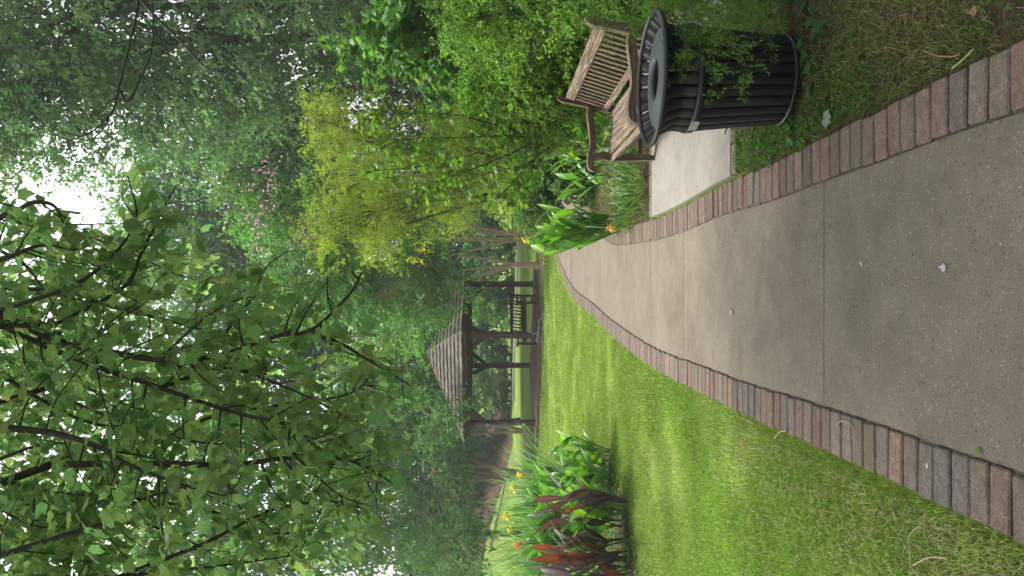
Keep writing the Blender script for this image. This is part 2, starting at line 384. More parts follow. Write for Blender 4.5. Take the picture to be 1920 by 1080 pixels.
# soil bed on the right of the path: gently mounded sheets
mb = MB(); xs = np.linspace(0, 1, 60); ys = np.concatenate([np.linspace(-2, 8, 120), np.linspace(8.3, 13, 24)])
def bedz(X, Y):
    e = X; return np.where(e < .0, -.01, .006 + .05 * sst((e - .0) / .35) + .012 * np.sin(X * 21 + Y * 5) * np.sin(Y * 9 + X * 7) * (e > .05))
V = []
for Y in ys:
    a = np.interp(Y, Rs[:130, 1], Rs[:130, 0]) + .195
    for q in xs: 
        X = a + 9 * q ** 1.6; zz = float(bedz(np.array(X - a), np.array(Y)))
        if pY0 - .1 < Y < pY1 + .1 and X < 2.5: zz = -.03
        V.append((X, Y, zz))
F = []
for j in range(len(ys) - 1):
    for i in range(59): a = j * 60 + i; F.append((a, a + 1, a + 61, a + 60))
mb.add(V, F); mb.build('planting_bed', M_soil, smooth=True, kind='structure')
# left bed under the cannas
mb = MB(); c0 = G(1150, 985); a = np.linspace(0, 2 * PI, 40, endpoint=False)
ctr = np.array([-4.0, 10.1]); ring = np.stack([ctr[0] + .2 + 1.5 * np.cos(a) + .1 * np.sin(5 * a), ctr[1] + 2.0 * np.sin(a) + .1 * np.cos(4 * a), np.full(40, .006)], 1)
mb.add(np.vstack([ring, [[ctr[0], ctr[1], .06]]]), [(i, (i + 1) % 40, 40) for i in range(40)]); mb.build('flower_bed', M_soil, kind='structure')

# ------------------------------------------------------------------ foliage machinery
T_DIA = (np.array([(0, 0, 0), (.45, .3, .05), (1, 0, -.08), (.45, -.3, .05)]), [(0, 1, 2), (0, 2, 3)])
T_OVAL = (np.array([(0, 0, 0), (.28, .22, .06), (.68, .2, .04), (1, 0, -.1), (.68, -.2, .04), (.28, -.22, .06)]), [(0, 1, 2, 3), (0, 3, 4, 5)])
T_NARROW = (np.array([(0, 0, 0), (.4, .13, .03), (1, 0, -.06), (.4, -.13, .03)]), [(0, 1, 2), (0, 2, 3)])
_h = [(.0, .07), (-.02, .24), (.10, .30), (.28, .36), (.50, .46), (.53, .30), (.64, .22), (.80, .16), (.90, .07)]
def mapl():
    V = [(0, 0, 0), (1.02, 0, -.12), (.5, 0, .0)]; 
    for x, y in _h: V.append((x, y, .06 - .25 * y * y - .05 * x))
    k = len(_h)
    for x, y in _h: V.append((x, -y, .06 - .25 * y * y - .05 * x))
    a = [3 + i for i in range(k)]; b = [3 + k + i for i in range(k)]
    F = [(0, *a[:4], 2)[::-1], (2, *a[3:], 1)[::-1], (0, *b[:4], 2), (2, *b[3:], 1)]
    return np.array(V), F
T_MAPLE = mapl()
def put_leaves(mb, pos, d, nv, L, tmpl, col):
    TV, TF = tmpl; n = len(pos); k = len(TV); d = nrm(d); nv = nrm(nv - d * (nv * d).sum(1, keepdims=True)); s_ = np.cross(nv, d)
    V = pos[:, None] + L[:, None, None] * (TV[None, :, 0:1] * d[:, None] + TV[None, :, 1:2] * s_[:, None] + TV[None, :, 2:3] * nv[:, None])
    lo = np.concatenate([np.array(f) for f in TF]); sz = np.array([len(f) for f in TF])
    Lp = (lo[None] + (np.arange(n) * k)[:, None]).ravel(); mb.raw(V.reshape(-1, 3), Lp, np.tile(sz, n), np.repeat(col, k, 0))
def jit(col, n, v=.22, hue=.12):
    c = np.array(col)[None] * rs.uniform(1 - v, 1 + v, (n, 1)) * (1 + rs.normal(0, hue, (n, 1)) * np.array([[1, .15, -.2]])); return np.clip(c, .003, 1)
def inell(n, c, r, shell=.45):
    d = nrm(rs.normal(size=(n, 3))); return np.asarray(c) + d * (rs.uniform(0, 1, (n, 1)) ** shell) * np.asarray(r)
def sprays(mb, C, out, per, slen, L, tmpl, cols, droop=.2, spread=.5, twig=None):
    n = len(C); d = nrm(out + rs.normal(0, .6, (n, 3)) + np.array([0, 0, -droop]))
    t = rs.uniform(0, 1, (n, per)); sl = slen * rs.uniform(.6, 1.3, (n, 1))
    pos = C[:, None] + d[:, None] * (t * sl)[..., None] + rs.normal(0, .08, (n, per, 3)) * slen
    pos[..., 2] -= droop * .3 * (t ** 2) * sl
    ld = d[:, None] * (1 - spread) + rs.normal(0, 1, (n, per, 3)) * spread * .8 + np.array([0, 0, -.25])
    nv = np.array([0, 0, .9]) + out[:, None] * .35 + rs.normal(0, .45, (n, per, 3))
    ll = L * rs.uniform(.65, 1.25, n * per); cc = np.repeat(cols, per, 0) * rs.uniform(.85, 1.15, (n * per, 1))
    put_leaves(mb, pos.reshape(-1, 3), ld.reshape(-1, 3), nv.reshape(-1, 3), ll, tmpl, cc)
    return d, sl
def crown(mb, lobes, n, per, L, col, tmpl=T_DIA, clump=.35, slen=None, droop=.2, wood=None, hub=None, wr=.03, v=.2, shell=.5, cper=16, wcol=(.06, .05, .035)):
    """lobes: (centre, radii). clumps of sprays scattered in them, each clump hung on a branch"""
    tot = sum(float(np.prod(r) ** (2 / 3)) for _, r in lobes)
    for c, r in lobes:
        c = np.asarray(c, float); r = np.asarray(r, float); k = max(6, int(n * float(np.prod(r) ** (2 / 3)) / tot)); nc = max(3, k // cper)
        cc = inell(nc, c, r * .92, shell); which = rs.randint(0, nc, k); rad = clump * rs.uniform(.6, 1.35, (nc, 1)) * np.array([[1.15, 1.15, .6]])
        C = cc[which] + rs.normal(0, .5, (k, 3)) * rad[which]; out = nrm((C - c) / r + rs.normal(0, .3, (k, 3)))
        tone = rs.uniform(1 - v, 1 + v, (nc, 1)); cols = jit(np.array(col) * 1.7, nc, .05, .1) * tone
        sprays(mb, C, out, per, slen or clump * .9, L, tmpl, np.clip(cols[which], 0.003, 1), droop)
        if wood is not None:
            h = np.asarray(hub if hub is not None else c - np.array([0, 0, r[2]]), float)
            lim = np.array([h, (h + c) / 2 + rs.normal(0, .1, 3) * r, c]); 
            wood.tube(spline(lim, 4), np.linspace(wr * 1.6, wr * .7, 9), 6, wcol)
            for q in cc[:min(nc, 26)]:
                s0 = lim[1] * .5 + c * .5 + (q - c) * .1; md = (s0 + q) / 2 + rs.normal(0, .08, 3) * r - np.array([0, 0, .05 * r[2]])
                wood.tube(spline([s0, md, q], 3), np.linspace(wr * .6, wr * .15, 7), 5, wcol, False)
def stems(wood, base, tops, r0, r1=None, col=(.1, .075, .055), wob=.1, n=8):
    for tp in tops:
        b = np.asarray(base, float) + np.r_[rs.normal(0, r0 * .8, 2), 0]; tp = np.asarray(tp, float); q = np.linspace(0, 1, 6)[:, None]
        p = b + (tp - b) * q + np.sin(q * PI) * rs.normal(0, wob, 3) * np.array([1, 1, .2]); wood.tube(spline(p, 4), np.linspace(r0 * 1.15, r1 or r0 * .5, 21), n, col)

BARKD = (.05, .042, .034); BARKM = (.38, .28, .20)
def tree(name, label, base, lobes, trunk_r, top, n, per, L, col, cat='tree', tmpl=T_DIA, clump=.8, droop=.2, mat=None, group=None, v=.25, bark=BARKD, fork=None, ff=None, wr=None, flowers=None, shell=.5, cper=16):
    e = empty(name, base, label=label, cat=cat, group=group); b = np.asarray(base, float)
    tr = MB(); cr = MB(); top = np.asarray(top, float); f = [np.zeros(3), (top - b) * .35 + rs.normal(0, trunk_r * .6, 3), (top - b) * .7 + rs.normal(0, trunk_r * .6, 3), top - b]
    if fork is None:
        sp_ = spline(f, 6); tr.tube(sp_, np.linspace(trunk_r * 1.25, trunk_r * .55, len(sp_)) * np.r_[1.25, 1.08, np.ones(len(sp_) - 2)], 10, bark)
    elif ff is not None:
        f0 = np.asarray(ff) - b; tr.tube(spline([np.zeros(3), f0 * .5 + [.02, 0, 0], f0], 6), np.linspace(trunk_r * 1.9, trunk_r * 1.5, 13), 10, bark)
        st0 = rs.get_state(); stems(tr, f0 - [0, 0, .05], [np.asarray(q) - b for q in fork], trunk_r * .8, trunk_r * .5, bark, .06)
    else: stems(tr, np.zeros(3), [np.asarray(q) - b for q in fork], trunk_r, None, bark)
    crown(cr, [(np.asarray(c) - b, r) for c, r in lobes], n, per, L, col, tmpl, clump, None, droop, tr, (top - b), wr or trunk_r * .35, v, shell, cper, bark)
    tr.build('trunk', M_bark, e, True); cr.build('crown', mat or M_leaf, e)
    if flowers:
        fb = MB()
        for (c, k) in flowers:
            c = np.asarray(c) - b
            pos = c + rs.normal(0, .16, (k, 3)); put_leaves(fb, pos, rs.normal(size=(k, 3)), rs.normal(size=(k, 3)), np.full(k, .12), T_OVAL, jit((.74, .40, .58), k, .2, .03))
        fb.build('blossom', M_petal, e)
    return e

# ------------------------------------------------------------------ litter bin
def bin_():
    c = G(1222, 149, .765); base = (c[0], c[1], .075); e = empty('litter_bin', base, label='black slatted steel litter bin with flared rim beside the bench pad', cat='litter bin')
    H = c[2] - base[2]
    prof = [(.228, .03), (.245, .25), (.268, H - .20), (.272, H - .175), (.268, H - .14), (.265, H - .105), (.277, H - .07), (.30, H - .035), (.336, H - .004)]
    mb = MB(); N = 26; ww = .024
    ps = spline(np.array([(r, 0, z) for r, z in prof]), 4)
    for i in range(N):
        a = (i + .5) * 2 * PI / N; ca, sa = math.cos(a), math.sin(a); V = []; F = []
        for (r, _, z) in ps:
            w_ = ww * (r / .26) * 1.12
            for s_, rr in ((-1, r), (0, r + .007), (1, r), (1, r - .007), (-1, r - .007)):
                V.append((rr * ca - s_ * w_ * sa, rr * sa + s_ * w_ * ca, z))
        k = 5
        for j in range(len(ps) - 1):
            for q in range(k): F.append((j * k + q, j * k + (q + 1) % k, (j + 1) * k + (q + 1) % k, (j + 1) * k + q))
        mb.add(V, F)
    mb.build('slats', M_black, e, True)
    ring = lambda r, z, t, nm: (lambda m_: (m_.tube([(r * math.cos(a), r * math.sin(a), z) for a in np.arange(72) * 2 * PI / 72], t, 10, closed=True), m_.build(nm, M_black, e, True)))(MB())
    ring(.345, H, .0145, 'rim'); ring(.232, .022, .009, 'base_ring')
    mb = MB(); mb.lathe([(.272, H - .215), (.282, H - .213), (.284, H - .175), (.274, H - .172), (.272, H - .215)], n=64); mb.build('band', M_black, e, True)
    mb = MB(); mb.lathe([(.205, .02), (.215, .05), (.235, H - .2), (.24, H - .23), (.235, H - .22), (.0, H - .22)], n=48); mb.lathe([(.205, .02), (0, .02)], n=48); mb.build('liner', M_dark, e, True)
    mb = MB(); mb.lathe([(.106, H - .032), (.107, H - .026), (.111, H - .014), (.118, H - .009), (.13, H - .011), (.2, H - .021), (.25, H - .028), (.262, H - .032), (.268, H - .038), (.264, H - .046), (.2, H - .036), (.112, H - .02)], n=72)
    mb.build('lid', M_lid, e, True)
    mb = MB(); mb.lathe([(.1035, H - .028), (.102, H - .2), (0, H - .2)], n=48); mb.build('opening_shade', M_dark, e, True)  # near-black cup: shade inside the lid hole is put into its colour
    # worn name plate curved along the band
    a0 = math.atan2(-c[1], -c[0]) ; mb = MB(); tx = MB(); a1 = a0 - math.radians(56); V = []; F = []
    pl = np.linspace(-.145, .145, 9)
    for q in pl:
        a = a1 + q
        for r, z in ((.2865, H - .214), (.2865, H - .176), (.284, H - .176), (.284, H - .214)): V.append((r * math.cos(a), r * math.sin(a), z))
    for i in range(8):
        for q in range(4): F.append((4 * i + q, 4 * i + (q + 1) % 4, 4 * i + 4 + (q + 1) % 4, 4 * i + 4 + q))
    F += [(0, 3, 2, 1), (32, 33, 34, 35)]
    mb.add(V, F); pt = mb.build('name_plate', M_plate, e)
    # the faded lettering: short strokes, two lines, too worn to read
    for row, z0, hh, rng in ((0, H - .192, .011, (-.12, .12)), (1, H - .208, .008, (-.08, .06))):
        q = rng[0]
        while q < rng[1]:
            wq = rs.uniform(.004, .009); a = a1 + q; r = .2873
            if rs.rand() > .12:
                z1 = z0 + hh * rs.uniform(.6, 1); tx.add([(r * math.cos(a), r * math.sin(a), z0), (r * math.cos(a + wq), r * math.sin(a + wq), z0), (r * math.cos(a + wq), r * math.sin(a + wq), z1), (r * math.cos(a), r * math.sin(a), z1)], [(0, 1, 2, 3)])
            q += wq + .006
    tx.build('lettering', M_ink, pt)
    e.scale = (.96, .96, 1); return e
BIN = bin_()

# ------------------------------------------------------------------ garden bench (local: x = length, -y = front)
def bench(name, label, loc, rz, W, mats, nsl, plaque=True, scale=(1, 1, 1), grp=None):
    mx, my, mz = mats; e = empty(name, loc, rz, label=label, cat='bench'); e.scale = scale
    hw = W / 2; c = lambda: g(rs.uniform(.85, 1.12))
    def back_y(z): return .24 + .17 * (max(z - .42, 0) / .5)
    for sx in (-1, 1):
        # rear leg and back post: one raked board
        mb = MB(); o = [(.26, 0), (.32, 0), (.305, .40), (.35, .62), (.42, .93), (.405, .955), (.375, .95), (.345, .90), (.285, .62), (.235, .42)]
        mb.prism(o, 0, sx * hw - .03, sx * hw + .03, c()); mb.build('rear_leg', mz, e)
        mb = MB(); o = [(-.275, 0), (-.225, 0), (-.215, .2), (-.20, .4), (-.19, .50), (-.20, .60), (-.262, .60), (-.268, .50), (-.292, .42), (-.285, .36), (-.282, .2)]
        mb.prism(o, 0, sx * hw - .029, sx * hw + .029, c()); mb.build('front_leg', mz, e)
        top = spline([(.30, .655), (.2, .662), (.05, .645), (-.10, .635), (-.22, .655), (-.31, .66), (-.375, .645), (-.40, .605)], 4)
        bot = spline([(-.395, .585), (-.37, .568), (-.345, .575), (-.33, .60), (-.24, .602), (-.10, .575), (.05, .582), (.2, .605), (.29, .60)], 4)
        mb = MB(); mb.prism([tuple(q) for q in np.vstack([top, bot])][::-1], 0, sx * hw - .042, sx * hw + .042, c()); mb.build('armrest', my, e)
        mb = MB(); mb.box((sx * hw - .02, -.2, .12), (sx * hw + .02, .27, .17), c(), bev=.004); mb.box((sx * hw - .021, -.2, .34), (sx * hw + .021, .25, .40), c(), bev=.004); mb.build('side_rail', my, e)
    mb = MB(); q0 = hw - .032
    bw = .062
    for i, (y, z) in enumerate([(-.27, .428), (-.192, .442), (-.114, .438), (-.036, .428), (.042, .42), (.12, .418), (.195, .422)]):
        mb.box((-q0, y - bw / 2, z - .011), (q0, y + bw / 2, z + .011), c(), bev=.004)
    mb.build('seat', mx, e)
    mb = MB(); mb.box((-q0, -.255, .345), (q0, -.23, .415), c(), bev=.003); mb.box((-q0, .225, .335), (q0, .25, .405), c(), bev=.003); mb.build('apron', mx, e)
    M = np.eye(4); th = math.atan2(.17, .5); M[1, 1] = math.cos(th); M[1, 2] = math.sin(th); M[2, 1] = -math.sin(th); M[2, 2] = math.cos(th); M[:3, 3] = (0, .255, .44)
    mb = MB(); mb.box((-q0, -.02, .36), (q0, .02, .455), c(), M, .006); tr = mb.build('top_rail', mx, e)
    mb = MB(); mb.box((-q0, -.018, .02), (q0, .018, .075), c(), M, .004); mb.build('lower_rail', mx, e)
    mb = MB()
    for i in range(nsl):
        x = -q0 + (i + .5) * 2 * q0 / nsl; mb.box((x - .019, -.010, .07), (x + .019, .010, .365), g(rs.uniform(.8, 1.2)), M, .003)
    mb.build('back_slats', mz, e)
    if plaque: mb = MB(); mb.box((.14, -.0235, .385), (.20, -.0195, .425), g(1), M, .001); mb.build('plaque', M_ink, tr)
    return e
bx_ = 1.455
BEN = bench('garden_bench', 'weathered teak bench with curled armrests on the pale concrete pad behind the bin', (bx_, 6.25, .034), -PI / 2, 2.14, (M_woodX, M_woodY, M_woodZ), 19, scale=(1, .88, .97))

# ------------------------------------------------------------------ gazebo
NEAR = np.array([*P(960, 628, 24.0)[:2]]); TH = math.radians(28)
GA = 3.4; gl = np.array([-math.cos(TH), math.sin(TH)]); gr = np.array([math.sin(TH), math.cos(TH)])
gc = NEAR + (gl + gr) * GA / 2
GZ = empty('gazebo', (*gc, 0), math.atan2(gr[1], gr[0]) - PI / 2 + 0, label='open square gazebo with brown posts and a shingled hip roof at the lawn edge', cat='gazebo')
h = GA / 2          # local frame: near corner (-)
# local axes: X' = -gl , Y' = gr
ang = math.atan2(-gl[1], -gl[0]); GZ.rotation_euler = (0, 0, ang)
mb = MB(); S_ = h + .55
for j in range(3): pass
mb.box((-S_, -S_, -.02), (S_, S_, .05), (.07, .045, .035)); 
x = -S_
sl = mb
def slab_bricks(mb):
    st = .21
    k = int(2 * S_ / st)
    for i in range(k + 1):
        for s_ in (-1, 1):
            t = -S_ + i * st
            if t > S_ - .1: continue
            col = np.array(BRK[rs.randint(len(BRK))]) * rs.uniform(1, 1.3)
            mb.box((t, s_ * S_ - .05, 0), (t + .198, s_ * S_ + .05, .095), col, None, .005)
            col = np.array(BRK[rs.randint(len(BRK))]) * rs.uniform(1, 1.3)
            mb.box((s_ * (S_ + .0) - .053, t + .06, 0), (s_ * (S_ + .0) + .053, t + .255, .097), col, None, .005)
slab_bricks(mb); mb.box((-S_ + .05, -S_ + .05, .05), (S_ - .05, S_ - .05, .085), (.16, .10, .08)); mb.build('brick_floor', M_brick, GZ)
zb = 2.22
for sx, sy in ((1, -1), (-1, -1), (1, 1), (-1, 1)):
    near = False
    mb = MB(); x, y = sx * h, sy * h; mb.box((x - .075, y - .075, .086), (x + .075, y + .075, zb + .02), g(1), None, .008)
    po = mb.build('post', M_post, GZ)
    mb = MB(); mb.box((x - .1, y - .1, .087), (x + .1, y + .1, .14), g(1.3), None, .01); mb.build('post_foot', M_post, po)
    for dx, dy in ((-sx, 0), (0, -sy)):
        mb = MB(); mb.beam((x + dx * .06, y + dy * .06, zb - .48), (x + dx * .52, y + dy * .52, zb + .0), .09, .11, g(1)); mb.build('knee_brace', M_post, GZ)
mb = MB()
for sg in (-1, 1):
    mb.box((-h - .12, sg * h - .06, zb), (h + .12, sg * h + .06, zb + .2), g(.9), None, .006); mb.box((sg * h - .058, -h + .061, zb + .003), (sg * h + .058, h - .061, zb + .197), g(.9), None, .006)
mb.build('beams', M_post, GZ)
E = h + .36; ez = 2.36; pz = 3.72
mb = MB()
for sg in (-1, 1):
    mb.box((-E, sg * E - .02, ez - .05), (E, sg * E + .02, ez + .085), g(.8), None, .004); mb.box((sg * E - .019, -E + .021, ez - .05), (sg * E + .019, E - .021, ez + .083), g(.8), None, .004)
mb.build('fascia', M_post, GZ)
mb = MB()     # shingles, four faces of overlapping shakes on a deck
deck = MB(); deck.add([(-E, -E, ez + .04), (E, -E, ez + .04), (E, E, ez + .04), (-E, E, ez + .04), (0, 0, pz - .05)], [(0, 1, 4), (1, 2, 4), (2, 3, 4), (3, 0, 4), (0, 3, 2, 1)])
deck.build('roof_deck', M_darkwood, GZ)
NR = 10
Er = E + .07; ezr = ez + .06
for f in range(4):
    ca, sa = math.cos(f * PI / 2), math.sin(f * PI / 2); M = np.array([[ca, -sa, 0, 0], [sa, ca, 0, 0], [0, 0, 1, 0], [0, 0, 0, 1.]])
    sl_ = np.array([0, Er, pz - ezr]); Ls_ = np.linalg.norm(sl_); sl_ /= Ls_; nn = np.array([0, -sl_[2], sl_[1]])
    for r in range(NR):
        t0 = r * Ls_ / NR; t1 = min((r + 1.25) * Ls_ / NR, Ls_); hw0 = Er * (1 - t0 / Ls_); hw1 = Er * (1 - t1 / Ls_); x = -hw0 - rs.uniform(0, .1)
        while x < hw0:
            w_ = rs.uniform(.13, .26); a, b = max(x, -hw0), min(x + w_ - .008, hw0)
            if b - a > .02:
                dt = rs.normal(0, .012); o0 = np.array([0, -Er, ezr]); A = o0 + sl_ * (t0 + dt); B = o0 + sl_ * t1; th = .042 + rs.uniform(0, .012)
                ua, ub = np.clip([a, b], -hw1, hw1)
                V = np.array([A + [a, 0, 0], A + [b, 0, 0], B + [ub, 0, 0], B + [ua, 0, 0], A + nn * th + [a, 0, 0], A + nn * th + [b, 0, 0], B + nn * .006 + [ub, 0, 0], B + nn * .006 + [ua, 0, 0]])
                V = V @ M[:3, :3].T; mb.add(V, [(0, 1, 5, 4), (4, 5, 6, 7), (1, 2, 6, 5), (3, 0, 4, 7)], np.array([1., .97, .95]) * rs.uniform(.6, 1.2))
            x += w_
mb.build('shingles', M_shake, GZ)
for f in range(4):
    a = PI / 4 + f * PI / 2; mb = MB(); R_ = Er * math.sqrt(2)
    for k in range(13):
        t0, t1 = k / 13, min((k + 1.3) / 13, 1)
        p0 = np.array([math.cos(a) * R_ * (1 - t0), math.sin(a) * R_ * (1 - t0), ezr + (pz - ezr) * t0 + .055]); p1 = np.array([math.cos(a) * R_ * (1 - t1), math.sin(a) * R_ * (1 - t1), ezr + (pz - ezr) * t1 + .03])
        sd_ = np.array([-math.sin(a), math.cos(a), 0]) * .11; dz = np.array([0, 0, -.065])
        mb.add([p0, p0 + sd_ + dz, p1 + sd_ + dz, p1, p0 - sd_ + dz, p1 - sd_ + dz], [(0, 1, 2, 3), (0, 3, 5, 4), (0, 4, 1)], g(rs.uniform(.65, 1.15)))
    mb.build('hip_cap', M_shake, GZ)
# electric fittings on the near post
npx, npy = -h, -h
for nm, (zz, sx_, sz_, dx) in {'junction_box': (.42, .07, .11, 0), 'socket_box': (1.62, .06, .1, 0)}.items():
    mb = MB(); mb.box((npx + dx - sx_ / 2, npy - .125, zz), (npx + dx + sx_ / 2, npy - .076, zz + sz_), g(1), None, .006); mb.build(nm, M_grey, GZ)
mb = MB(); mb.box((npx + .25, npy - .16, zb + .03), (npx + .38, npy - .062, zb + .14), g(1), None, .01); mb.build('floodlight', M_grey, GZ)
mb = MB(); mb.tube([(npx - .03, npy - .082, .5), (npx - .03, npy - .082, 1.62)], .008, 6); mb.tube([(npx - .03, npy - .082, 1.7), (npx - .035, npy - .084, 2.1)], .008, 6); mb.build('conduit', M_grey, GZ)
# hose lying at the near post
q = np.array([NEAR[0], NEAR[1] - .12]); pts = [(q[0] + .05, q[1], .42), (q[0] + .10, q[1] - .06, .33), (q[0] + .03, q[1] - .1, .25), (q[0] + .12, q[1] - .18, .14), (q[0] - .1, q[1] - .28, .115), (q[0] + .2, q[1] - .5, .115), (q[0] + .45, q[1] - .72, .12), (q[0] + .6, q[1] - .95, .03), (q[0] + .75, q[1] - 1.2, .02)]
mb = MB(); mb.tube(spline(pts, 6), .014, 6)
th_ = np.linspace(0, 4 * PI, 40); mb.tube(np.stack([q[0] - .05 + .16 * np.cos(th_), q[1] - .28 + .14 * np.sin(th_), .12 + .01 * th_ / PI], 1), .013, 6)
mb.build('garden_hose', M_hose, smooth=True, label='pale grey hose tangled at the foot of the nearest gazebo post', cat='hose')
bq = P(960, 600, 24.9)
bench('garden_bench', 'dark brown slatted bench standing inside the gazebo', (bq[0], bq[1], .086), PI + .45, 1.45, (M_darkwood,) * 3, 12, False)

# ------------------------------------------------------------------ kerbs, dirt strip, far bank, wall
def strip(name, pts, w_, z0, z1, mat, label=None, zf=None):
    S = resample(np.array(pts, float), .8); T = nrm(np.gradient(S, axis=0)); N = np.stack([-T[:, 1], T[:, 0]], 1) * w_ / 2; V = []; F = []
    for p, q in zip(S, N):
        zz = float(hill(*p)); a, b = p + q, p - q; V += [(*a, z0 + zz), (*a, z1 + zz), (*b, z1 + zz), (*b, z0 + zz)]
    for i in range(len(S) - 1):
        for k in range(3): F.append((4 * i + k, 4 * i + 4 + k, 4 * i + 5 + k, 4 * i + 1 + k))
    mb = MB(); mb.add(V, F); return mb.build(name, mat, kind='structure', label=label)
strip('kerb', [(14, 36), (6, 38), (3.4, 40), (-1, 45), (-5.1, 49), (-8, 50)], .3, -.02, .14, M_kerb, 'pale stone kerb along the far side of the lawn')
strip('upper_kerb', [(-12, 48.3), (-14, 48), (-16.5, 47.8)], .2, 0, .13, M_kerb, 'pale kerb high on the far bank')
strip('brick_walk', [(NEAR[0] - .4, NEAR[1] - .95), (NEAR[0] + 1.6, NEAR[1] - .55), (2.2, 24.3), (5.5, 25.2), (12, 26.0)], .8, -.02, .03, M_brick, 'narrow brown brick walk leading to the gazebo')
for o_ in [bpy.data.objects['brick_walk']]:
    a_ = o_.data.attributes['Col']; cc = np.tile(np.array([.15, .09, .07, 1]), (len(o_.data.vertices), 1)); a_.data.foreach_set('color', cc.astype(np.float32).ravel())
mb = MB(); xs = np.linspace(-60, -9.5, 50); ys = np.linspace(49.5, 80, 32); mb.add(*sheet(xs, ys, lambda X, Y: hill(X, Y) + .03 + .5 * sst((Y - 49.5) / 14))); mb.build('mulch_bank', M_mulch, smooth=True, kind='structure')
for a, b in ((950, 1002), (1040, 1085)):
    p, q = P(884, a, 58), P(884, b, 57); mb = MB(); mb.beam(p, q, .25, .28, g(1), bev=.01); mb.build('low_wall', M_white, label='left piece of the low white wall on the far bank' if a > 1000 else 'low white wall glimpsed under the trees right of the brown pole', cat='wall')
p = P(912, 1020, 54); mb = MB(); mb.tube([(p[0], p[1], 1.2), (p[0], p[1], 3.6)], .16, 10); mb.box((p[0] - .2, p[1] - .2, 3.55), (p[0] + .2, p[1] + .2, 3.7)); mb.build('wooden_post', M_pole, label='short brown post between the two pieces of white wall', cat='post')

# ------------------------------------------------------------------ distant wood and hedges
mb = MB(); wd = MB()
for i in range(60):
    a = -60 + i * 2.1; hh = rs.uniform(7, 12); c = np.array([a + rs.normal(0, .6), rs.uniform(68, 84), 0])
    c[2] = hh * .45 + hill(c[0], c[1]); crown(mb, [(c, (2.6, 2.2, hh * .55))], 130, 6, .55, np.array([.035, .07, .022]) * rs.uniform(.7, 1.2), T_DIA, 1.0, v=.3)
mb.build('distant_wood', M_leaf, kind='stuff', label='dark mass of woodland behind the far kerb', cat='woodland')
hcol = [(.05, .11, .02), (.04, .09, .025), (.065, .13, .02), (.045, .10, .03)]
far = [(15, 'dark green hedge shrub beyond the kerb at the far right'), (10.5, 'rounded shrub beyond the kerb above the golden bush foot'), (6.4, 'leafy shrub beyond the kerb right of the crape myrtle trunks'), (2.6, 'leafy shrub beyond the kerb seen between the two crape myrtles'), (-1, 'bright shrub beyond the kerb seen right of the gazebo bench'),
       (-4.6, 'pale green shrub seen through the gazebo behind its bench'), (-8, 'broad shrub seen through the gazebo near the back post'), (-11.8, 'large shrub seen through the left half of the gazebo'), (-15.6, 'yellowish shrub beyond the kerb left of the gazebo'), (-20, 'dark shrub on the bank behind the purple canna bed')]
for i, (x, lb) in enumerate(far):
    Y = np.interp(x, [-22, -12, -4, 4, 15], [55, 56, 53, 45, 42]); z = float(hill(x, Y)); r = rs.uniform(1.7, 2.4)
    tree('shrub', lb, (x, Y, z), [((x, Y, z + r * .75), (2.3, 1.6, r * .95)), ((x + 1, Y + 1, z + r), (1.8, 1.4, r))], .06, (x, Y, z + .8), 520, 7, .26, hcol[i % 4], 'shrub', clump=.5, group='shrubs beyond the far kerb', v=.35)

# ------------------------------------------------------------------ tall trees behind
def TP(x, y, D): return P(x, y, D)
def lob(x, y, D, rx, ry, rz): return (P(x, y, D), (rx, ry, rz))
def basexy(y, D): p = P(960, y, D); return (p[0], D, float(hill(p[0], D)))
tree('tall_tree', 'tall tree with two visible dark trunk stretches at the far right edge of the wood', basexy(8, 20), [lob(60, 40, 20, 3.4, 3, 3.2), lob(230, -40, 20, 3.2, 3, 3), lob(420, 60, 20, 2.4, 2.2, 1.7), lob(-150, 60, 21, 4, 4, 3), lob(560, 20, 18.5, 1.6, 1.5, 1.3)], .13, TP(180, 12, 20), 4200, 9, .15, (.075, .13, .06), clump=.6, v=.22)
tree('tall_tree', 'tall tree whose dark trunk rises just left of the rightmost trunk', basexy(72, 22), [lob(40, 170, 22, 3.2, 3, 2.8), lob(190, 200, 23, 2.2, 2.6, 2.4), lob(330, 170, 22, 2.4, 2.4, 2.4), lob(-120, 180, 23, 4, 3, 2.6), lob(480, 120, 22, 2.2, 2, 1.8)], .14, TP(220, 80, 22), 4200, 9, .15, (.07, .125, .06), clump=.6, v=.22)
tree('tall_tree', 'rounded tree in the middle of the wood below the wedge of open sky', basexy(340, 36), [lob(330, 390, 36, 3.6, 3, 4.0), lob(480, 330, 36, 3.6, 3.4, 4.2), lob(640, 330, 36, 4, 3.4, 3.2), lob(420, 230, 37, 3, 3, 3.6), lob(430, 470, 37, 3.0, 3, 4)], .13, TP(480, 350, 36), 4600, 9, .24, (.085, .15, .075), clump=.95, v=.22)
tree('tall_tree', 'high tree with pale green crown behind the gazebo peak', basexy(630, 42), [lob(420, 600, 42, 4.2, 4, 6), lob(560, 660, 42, 4.4, 4, 4), lob(700, 600, 42, 4.6, 4, 4), lob(300, 520, 44, 3, 3, 4), lob(640, 500, 42, 4, 3.4, 4)], .10, TP(540, 625, 42), 4600, 9, .27, (.08, .145, .065), clump=1.1, v=.25)
tree('tall_tree', 'high tree rising behind the maple branches left of the gazebo peak', basexy(790, 40), [lob(460, 800, 40, 4, 4, 6), lob(640, 820, 40, 4.6, 4, 4), lob(760, 760, 40, 4, 4, 3), lob(250, 740, 42, 3, 3, 3.4)], .13, TP(560, 800, 40), 3600, 9, .27, (.075, .14, .06), clump=1.1, v=.25)
